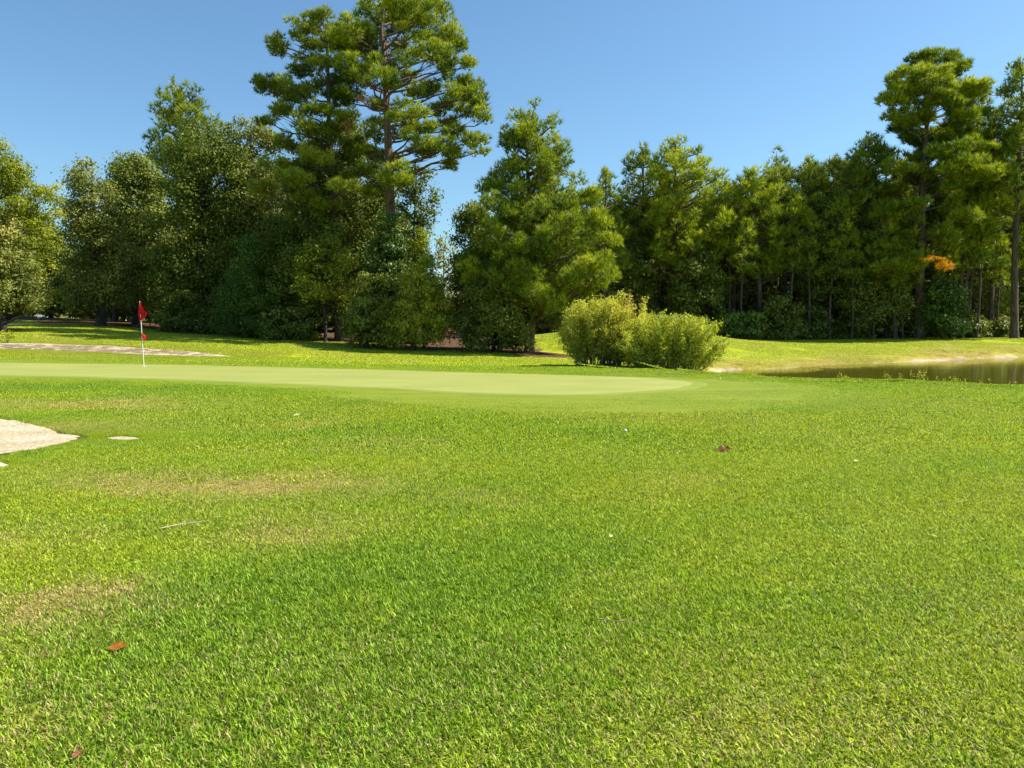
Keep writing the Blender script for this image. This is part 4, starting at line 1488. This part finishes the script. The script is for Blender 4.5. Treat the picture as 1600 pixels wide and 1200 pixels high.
for i, px in enumerate((1092, 1133, 1160, 1232, 1296, 1330, 1368, 1408, 1462, 1487, 1508, 1530, 1560, 1606)):
    x, y, z = gz(px + r.uniform(-5, 5), 61.2 + r.uniform(-.9, .9))
    s = r.uniform(.78, 1.15)
    dup(proto_y, (x, y, z), r.random() * 6.28, (s, s, s * r.uniform(.9, 1.15)), proto_y['label'], proto_y['group'])
# shrubs at the foot of the wood
proto_s = leafy('low dark shrub along the shaded foot of the right-hand wood', 1260, 62,
                [(531, 1225, 1300), (510, 1220, 1305), (490, 1232, 1295), (475, 1248, 1278)], .05, 92, 'dark', group='low dark shrubs along the foot of the wood', tone=.6, rc=.7, name='shrub', cat='shrub', stems=3, size=.25)
for i, px in enumerate((905, 950, 1005, 1060, 1105, 1300, 1335, 1375, 1420, 1460, 1520, 1565, 1610, 1650)):
    x, y, z = gz(px + r.uniform(-8, 8), 62.5 + r.uniform(-.8, 1.2))
    s = r.uniform(.45, .85)
    dup(proto_s, (x, y, z), r.random() * 6.28, (s * 1.1, s, s * r.uniform(.7, 1.1)), proto_s['label'], proto_s['group'])
# left back row
proto_l = leafy('dim oak in the second row of the left-hand wood', 440, 58,
                [(500, 370, 510), (430, 360, 520), (360, 365, 515), (300, 385, 495), (260, 415, 465)], .25, 93, 'dark', group='dim oaks in the second row of the left-hand wood', tone=.5, rc=1.0, size=.3, lai=2.4)
for i, px in enumerate((90, 170, 250, 330, 530, 600, 760, 820, 870)):
    x, y, z = gz(px + r.uniform(-10, 10), 58 + r.uniform(-3, 4))
    s = (.62 if px < 200 else .85 if px < 650 else .7) * r.uniform(.92, 1.08)
    dup(proto_l, (x, y, z), r.random() * 6.28, (s, s, s), proto_l['label'], proto_l['group'])


# far wood that reads as one mass
def far_wood():
    g = Geo()
    r = np.random.default_rng(77)
    n = 32000
    a = np.radians(r.uniform(-50, 52, n))
    rad = 92 + 10 * r.random(n)
    x, y = rad * np.sin(a), rad * np.cos(a) + 4
    top = 9.5 + 5 * vnoise(np.degrees(a), np.zeros(n), .35) + 2.5 * vnoise(np.degrees(a), np.ones(n) * 3, 1.1)
    top = np.where(np.abs(np.degrees(a) + 5.3) < 2.4, 4.0, top)
    top = np.where(np.degrees(a) < -24, top * .62, top)
    z = .2 + top * r.random(n) ** .85
    leaves(g, np.column_stack([x, y, z]), sphere_dirs(n, r), .95, np.clip(.35 + .35 * vnoise(x, z, .5), 0, 1), .7, r)
    o = g.build('distant_wood', M['dark'])
    tag(o, 'far off dark wood closing the gaps between the trees', 'wood', kind='stuff')


far_wood()


# ------------------------------------------------------------------ the two bushes on the pond bank
def willow(label, px, D, w_px, h_px, seed, mat, tone, nst=70, lean=0.0, name='willow_bush', leaf=.098):
    x, y, z = gz(px, D)
    root = empty(name, (x, y, z), label, 'bush')
    r = np.random.default_rng(seed)
    W = w_px * D / FPX / 2
    Hh = h_px * D / FPX
    cg, sg = Geo(), Geo()
    for s in range(nst):
        bx = r.uniform(-.55, .55) * W
        by = r.uniform(-.45, .45) * W * .8
        k = bx / W
        fan = k * 1.3 + r.normal(0, .28)
        fy = by / W * 1.2 + r.normal(0, .3)
        hh = Hh * (1.0 - .45 * min(1.2, abs(fan)) ** 2) * r.uniform(.62, 1.14)
        ex = np.clip(bx + fan * W * .62, -W * 1.02, W * 1.02)
        e = np.array([ex, np.clip(by + fy * W * .5, -W, W), max(.35, hh)])
        b = np.array([bx, by, -.08])
        mid = b * .4 + e * .6
        mid[:2] = b[:2] * .65 + e[:2] * .35
        p = bezier(b, mid, e, 8)
        p[1:-1] += r.normal(0, .03, (6, 3))
        sg.tube(p, np.linspace(r.uniform(.008, .020), .003, 8), 4)
        ct = tone + r.normal(0, .12)
        nl = int(230 * hh / Hh)
        for tw in range(6):
            st = p[r.integers(2, 7)]
            d = unit(np.array([r.normal(0, .5), r.normal(0, .5), r.uniform(.3, 1)]))
            te = st + d * r.uniform(.2, .5)
            sg.tube(np.array([st, (st + te) / 2 + r.normal(0, .02, 3), te]), (.005, .004, .002), 3)
            nn = 26
            t = r.random(nn)[:, None]
            C = st + (te - st) * t + r.normal(0, .055, (nn, 3))
            leaves(cg, C, sphere_dirs(nn, r) + np.array([0, 0, .2]), leaf, np.full(nn, ct), .32, r)
        t = .16 + .84 * r.random(nl) ** .75
        q = t * 7
        i0 = np.clip(q.astype(int), 0, 6)
        C = p[i0] + (p[i0 + 1] - p[i0]) * (q - i0)[:, None] + r.normal(0, .065, (nl, 3))
        C[:, 2] = np.maximum(C[:, 2], .04)
        leaves(cg, C, sphere_dirs(nl, r) + np.array([0, 0, .2]), leaf, np.full(nl, ct), .32, r)
    sg.build('stems', M['stem'], root)
    root.children[0].name = 'stem'
    tag(root.children[0], kind='stuff')
    cg.build('crown', M[mat], root)
    return root


willow('taller olive and tan bush, left of the two bushes on the pond bank', 935, 27.4, 120, 98, 1, 'willow_tan', .46, 120)
willow('rounder bright green bush, right of the two bushes on the pond bank', 1042, 26.7, 168, 82, 2, 'willow', .56, 160)
willow('narrow orange tinged shrub rising where the two pond bank bushes meet', 970, 28.0, 92, 108, 3, 'willow_tan', .72, 44)


# ------------------------------------------------------------------ pond-edge weeds, sapling, small tufts
def weed(px, D, h, seed, label, group):
    x, y, z = gz(px, D)
    r = np.random.default_rng(seed)
    root = empty('pond_weed', (x, y, z), label, 'weed', group)
    st, hd = Geo(), Geo()
    for k in range(r.integers(3, 7)):
        b = np.array([r.normal(0, .08), r.normal(0, .05), -.02])
        e = b + np.array([r.normal(0, .07), r.normal(0, .05), h * r.uniform(.6, 1.1)])
        st.tube(bezier(b, (b + e) / 2 + r.normal(0, .02, 3), e, 5), np.linspace(.004, .002, 5), 3)
        n = 14
        C = e + r.normal(0, 1, (n, 3)) * np.array([.018, .018, .04])
        leaves(hd, C, sphere_dirs(n, r), .03, np.full(n, .8), .5, r)
        n = 5
        C = b + (e - b) * r.random((n, 1)) * .6
        leaves(hd, C, sphere_dirs(n, r), .09, np.full(n, .3), .2, r)
    st.build('stalk', M['stem'], root)
    tag(hd.build('seed_head', M['willow_tan'], root), kind='stuff')


for i, (px, D, h) in enumerate(((1322, 19.6, .16), (1390, 19.4, .20), (1404, 19.3, .17), (1432, 19.2, .26), (1447, 19.2, .30), (1478, 19.1, .2), (1500, 19.0, .2), (1545, 18.9, .18), (1180, 20.6, .14), (1580, 18.7, .16))):
    weed(px, D, h, 400 + i, 'pale seeding weed stalks on the grass crest against the dark pond', 'weeds along the near edge of the pond')
sx = P(12, 535, 33.4)
rt = empty('sapling', (sx[0], 33.4, h1(sx[0], 33.4)), 'tiny leafy sapling at the lip of the far bunker, far left', 'sapling')
g1, g2 = Geo(), Geo()
r = np.random.default_rng(8)
for k in range(5):
    e = np.array([r.normal(0, .16), r.normal(0, .1), r.uniform(.25, .42)])
    g1.tube(bezier(np.array([0, 0, -.03]), e * .5 + np.array([0, 0, .05]), e, 5), np.linspace(.010, .004, 5), 4)
    leaves(g2, e + r.normal(0, .07, (24, 3)), sphere_dirs(24, r), .10, np.full(24, .7), .5, r)
g1.build('stem', M['stem'], rt)
g2.build('crown', M['oak_yel'], rt)

# ------------------------------------------------------------------ flag
M['white'] = plain_mat('white_flagstick_paint', (.82, .80, .76), .4, .04)
M['red'], nt, out = newmat('red_flag_nylon')
c_ = ramp(nt, noise(nt, 12, 3), [(0.3, (.62, .008, .012)), (0.7, (.80, .014, .020))])
foliage_surface(nt, out, c_, .35, .5, (1.1, .7, .7))
fx, fy = G(225, 574.5)
fz = h1(fx, fy) + .038
fl = empty('golf_flag', (fx, fy, fz), 'white flagstick with a limp red flag standing at the back of the putting green', 'golf flag')
FH = P(224, 472, fy)[2] - fz
g = Geo()
tiltx = -.045
zz = np.array([-.05, .7, 1.4, FH])
g.tube(np.column_stack([tiltx * zz / FH, zz * 0, zz]), (.011, .0105, .010, .009), 12)
v, f = tube(np.array([[tiltx, 0, FH - .0], [tiltx, 0, FH + .02], [tiltx, 0, FH + .03]]), (.010, .010, .002), 12)
g.add(v, q=f)
g.build('flagstick', M['white'], fl, True)
# cup rim
th = np.linspace(0, 2 * math.pi, 25)
g = Geo()
ring = np.column_stack([np.cos(th) * .054, np.sin(th) * .054, np.full(25, .004)])
g.tube(ring, np.full(25, .004), 5)
g.build('hole_rim', M['white'], fl, True)


def cloth(rows, nu, folds, amp, name, parent, seed):
    """rows: (z, x0, x1) outline down the stick; folds run down the limp cloth, real thickness"""
    rows = np.array(rows)
    z = np.linspace(rows[0, 0], rows[-1, 0], 34)
    x0 = np.interp(z[::-1], rows[::-1, 0], rows[::-1, 1])[::-1]
    x1 = np.interp(z[::-1], rows[::-1, 0], rows[::-1, 2])[::-1]
    u = np.linspace(0, 1, nu)
    Z, U = np.meshgrid(z, u, indexing='ij')
    f = (z - z[0]) / (z[-1] - z[0])
    F = f[:, None]
    X = x0[:, None] + (x1 - x0)[:, None] * (U + .10 * np.sin(U * folds * 6.28 + 1 + 2.2 * F) * (U * (1 - U) * 4))
    Y = amp * np.sin(U * folds * 6.28 + 2.5 * F) * (.25 + F) * np.minimum(1, U * 5) + .012 * np.sin(F * 9 + U * 4)
    V = np.stack([X, Y, Z + .02 * np.sin(U * 9) * F], -1)
    th = .0015
    v1 = V.reshape(-1, 3)
    n = len(v1)
    v2 = v1 + np.array([0, th, 0])
    i = np.arange(33)[:, None] * nu
    j = np.arange(nu - 1)[None, :]
    q = np.stack([i + j, i + j + 1, i + nu + j + 1, i + nu + j], -1).reshape(-1, 4)
    me = mesh_np(name, np.concatenate([v1, v2]), [np.concatenate([q, q[:, ::-1] + n])], M['red'], True)
    return link(name, me, parent)


s = fy / FPX


def zr(py):
    return P(224, py, fy)[2] - fz


cloth([(zr(471.5), -1.5 * s + tiltx, 1.5 * s + tiltx), (zr(478), -2.6 * s + tiltx, 4 * s + tiltx), (zr(486), -2.6 * s + tiltx, 7.5 * s + tiltx), (zr(490), -3 * s + tiltx, 11 * s + tiltx), (zr(494), -3 * s + tiltx, 9.5 * s + tiltx),
       (zr(497.5), -3.2 * s + tiltx, 6 * s + tiltx), (zr(500), -1 * s + tiltx, 3 * s + tiltx)], 30, 2.6, .045, 'flag', fl, 1)
cloth([(zr(520.5), -1.0 * s + tiltx * .6, .6 * s + tiltx * .6), (zr(524), -1.0 * s + tiltx * .6, 4 * s + tiltx * .6), (zr(528), -.8 * s + tiltx * .6, 9.5 * s + tiltx * .6), (zr(529.5), 1 * s + tiltx * .6, 8 * s + tiltx * .6)], 16, 1.1, .03, 'pennant', fl, 2)


# ------------------------------------------------------------------ small things lying on the grass
def golf_ball(px, py, label):
    x, y = G(px, py, .03)
    import bmesh
    bm = bmesh.new()
    bmesh.ops.create_icosphere(bm, subdivisions=4, radius=.0214)
    for v in bm.verts:
        n = v.co.normalized()
        d = math.sin(n.x * 21) * math.sin(n.y * 21 + 1) * math.sin(n.z * 21 + 2)
        v.co = n * (.0214 - .0005 * (d > .1))
    me = bpy.data.meshes.new('golf_ball')
    bm.to_mesh(me)
    bm.free()
    for p_ in me.polygons:
        p_.use_smooth = True
    me.materials.append(M['white'])
    o = link('golf_ball', me, loc=(x, y, h1(x, y) + .034))
    tag(o, label, 'golf ball', 'golf balls on the grass')


golf_ball(1125, 592, 'white golf ball on the short grass in front of the right bush')
golf_ball(977, 674, 'white golf ball in the longer grass nearest the camera')

M['leaf_or'] = leaf_mat('orange_brown_dead_leaf', (.12, .040, .008), (.19, .070, .012), (.30, .14, .03), .3)
M['leaf_pale'] = leaf_mat('pale_dead_leaf', (.22, .19, .12), (.30, .27, .17), (.42, .38, .26), .2)
M['leaf_br'] = leaf_mat('brown_dead_leaf', (.035, .012, .006), (.07, .026, .012), (.16, .08, .04), .2)
M['twig'] = plain_mat('dry_twig', (.34, .22, .12), .9, .3, 30)
M['twig_pale'] = plain_mat('pale_dry_twig', (.50, .43, .30), .9, .3, 30)


def dead_leaf(px, py, size, label, mat, rz, seed, curl=.35, lobes=4, lift=.035):
    r = np.random.default_rng(seed)
    x, y = G(px, py, .03)
    nu, nv = 22, 9
    u = np.linspace(0, 1, nu)
    w = .30 * np.sin(np.pi * u ** .85) * (1 + .28 * np.sin(u * lobes * 2 * np.pi)) + .012
    vv = np.linspace(-1, 1, nv)
    U, V = np.meshgrid(u, vv, indexing='ij')
    X = (U - .5)
    Y = V * w[:, None]
    Z = curl * (Y ** 2) * 2.0 + curl * .35 * (X ** 2) + .03 * np.sin(U * 14 + V * 3) * np.abs(V)
    pts = np.stack([X, Y, Z], -1).reshape(-1, 3) * size
    i = np.arange(nu - 1)[:, None] * nv
    j = np.arange(nv - 1)[None, :]
    q = np.stack([i + j, i + nv + j, i + nv + j + 1, i + j + 1], -1).reshape(-1, 4)
    me = mesh_np('fallen_leaf', pts, [q], M[mat], True, {'tint': r.random(len(pts)) * .5 + .2})
    root = empty('fallen_leaf', (x, y, h1(x, y) + lift), label, 'leaf')
    root.rotation_euler = (.25, -.1, rz)
    b = link('leaf_blade', me, root)
    g = Geo()
    g.tube(np.array([[-.5, 0, .0], [-.1, 0, .004], [.3, 0, .008]]) * size + np.array([-.12 * size, 0, .001]), (.0012, .0010, .0005), 5)
    g.build('leaf_stalk', M['twig'], root)


dead_leaf(184, 1012, .095, 'curled orange brown leaf in the lush grass at lower left', 'leaf_or', .1, 1)
dead_leaf(1131, 702, .19, 'dark red brown curled leaf on the grass at centre right', 'leaf_br', -.15, 2, .5, 3)
dead_leaf(122, 1180, .05, 'small pale pinkish leaf at the bottom left corner of the lawn', 'leaf_br', 1.3, 3, .5, 2)
dead_leaf(464, 648, .11, 'small tan curled leaf on the grass below the left part of the green', 'leaf_pale', .5, 4, .6, 2)


def stick(pxs, r0, label, mat, seed, name='twig'):
    r = np.random.default_rng(seed)
    pts = []
    for a, b in pxs:
        x, y = G(a, b, .03)
        pts.append((x, y, h1(x, y) + .034 + r.uniform(-.004, .006)))
    pts = smooth_line(pts, 4)
    o0 = pts.mean(0)
    g = Geo()
    g.tube(pts - o0, np.linspace(r0, r0 * .45, len(pts)), 6)
    q = pts[len(pts) // 2] - o0
    g.tube(np.array([q, q + np.array([.03, .02, .006]), q + np.array([.07, .035, .01])]), (r0 * .6, r0 * .5, r0 * .3), 5)
    o = g.build(name, M[mat], None, True, loc=o0)
    tag(o, label, 'twig')


stick([(252, 826), (280, 821), (300, 817), (322, 815)], .004, 'pale dry twig lying on the thin dry turf at left', 'twig_pale', 1)
stick([(931, 967), (955, 970), (985, 974), (1008, 977)], .0028, 'thin reddish brown twig in the grass at lower centre', 'twig', 2)

dead_leaf(1338, 721, .06, 'pale cream leaf fleck on the sunlit turf at right', 'leaf_pale', .6, 6, .5, 2)
dead_leaf(1459, 838, .05, 'pale cream leaf fleck on the turf at far right, nearer the camera', 'leaf_pale', 2.0, 7, .5, 2)
dead_leaf(955, 838, .045, 'pale tan leaf fleck on the turf in the middle of the lawn', 'leaf_pale', 1.1, 8, .5, 2)


# small brown bits dropped on the lawn: clippings, needles, leaf scraps
def litter():
    g = Geo()
    r = np.random.default_rng(91)
    n = 420
    y = r.uniform(2.2, 14, n)
    x = r.uniform(-.72, .72, n) * y
    ok = edge_d(np.column_stack([x, y])) > .1
    x, y = x[ok], y[ok]
    n = len(x)
    z = H(x, y) + r.uniform(.012, .034, n)
    C = np.column_stack([x, y, z])
    leaves(g, C[: n // 2], np.tile([[0, 0, 1.0]], (n // 2, 1)), .020, r.random(n // 2), .6, r)
    m = n - n // 2
    leaves(g, C[n // 2:], np.tile([[0, 0, 1.0]], (m, 1)), .075, r.random(m), .035, r)
    tag(g.build('leaf_litter', M['leaf_br']), 'tiny scraps of brown leaf and needle scattered over the foreground lawn', 'litter', kind='stuff')


litter()
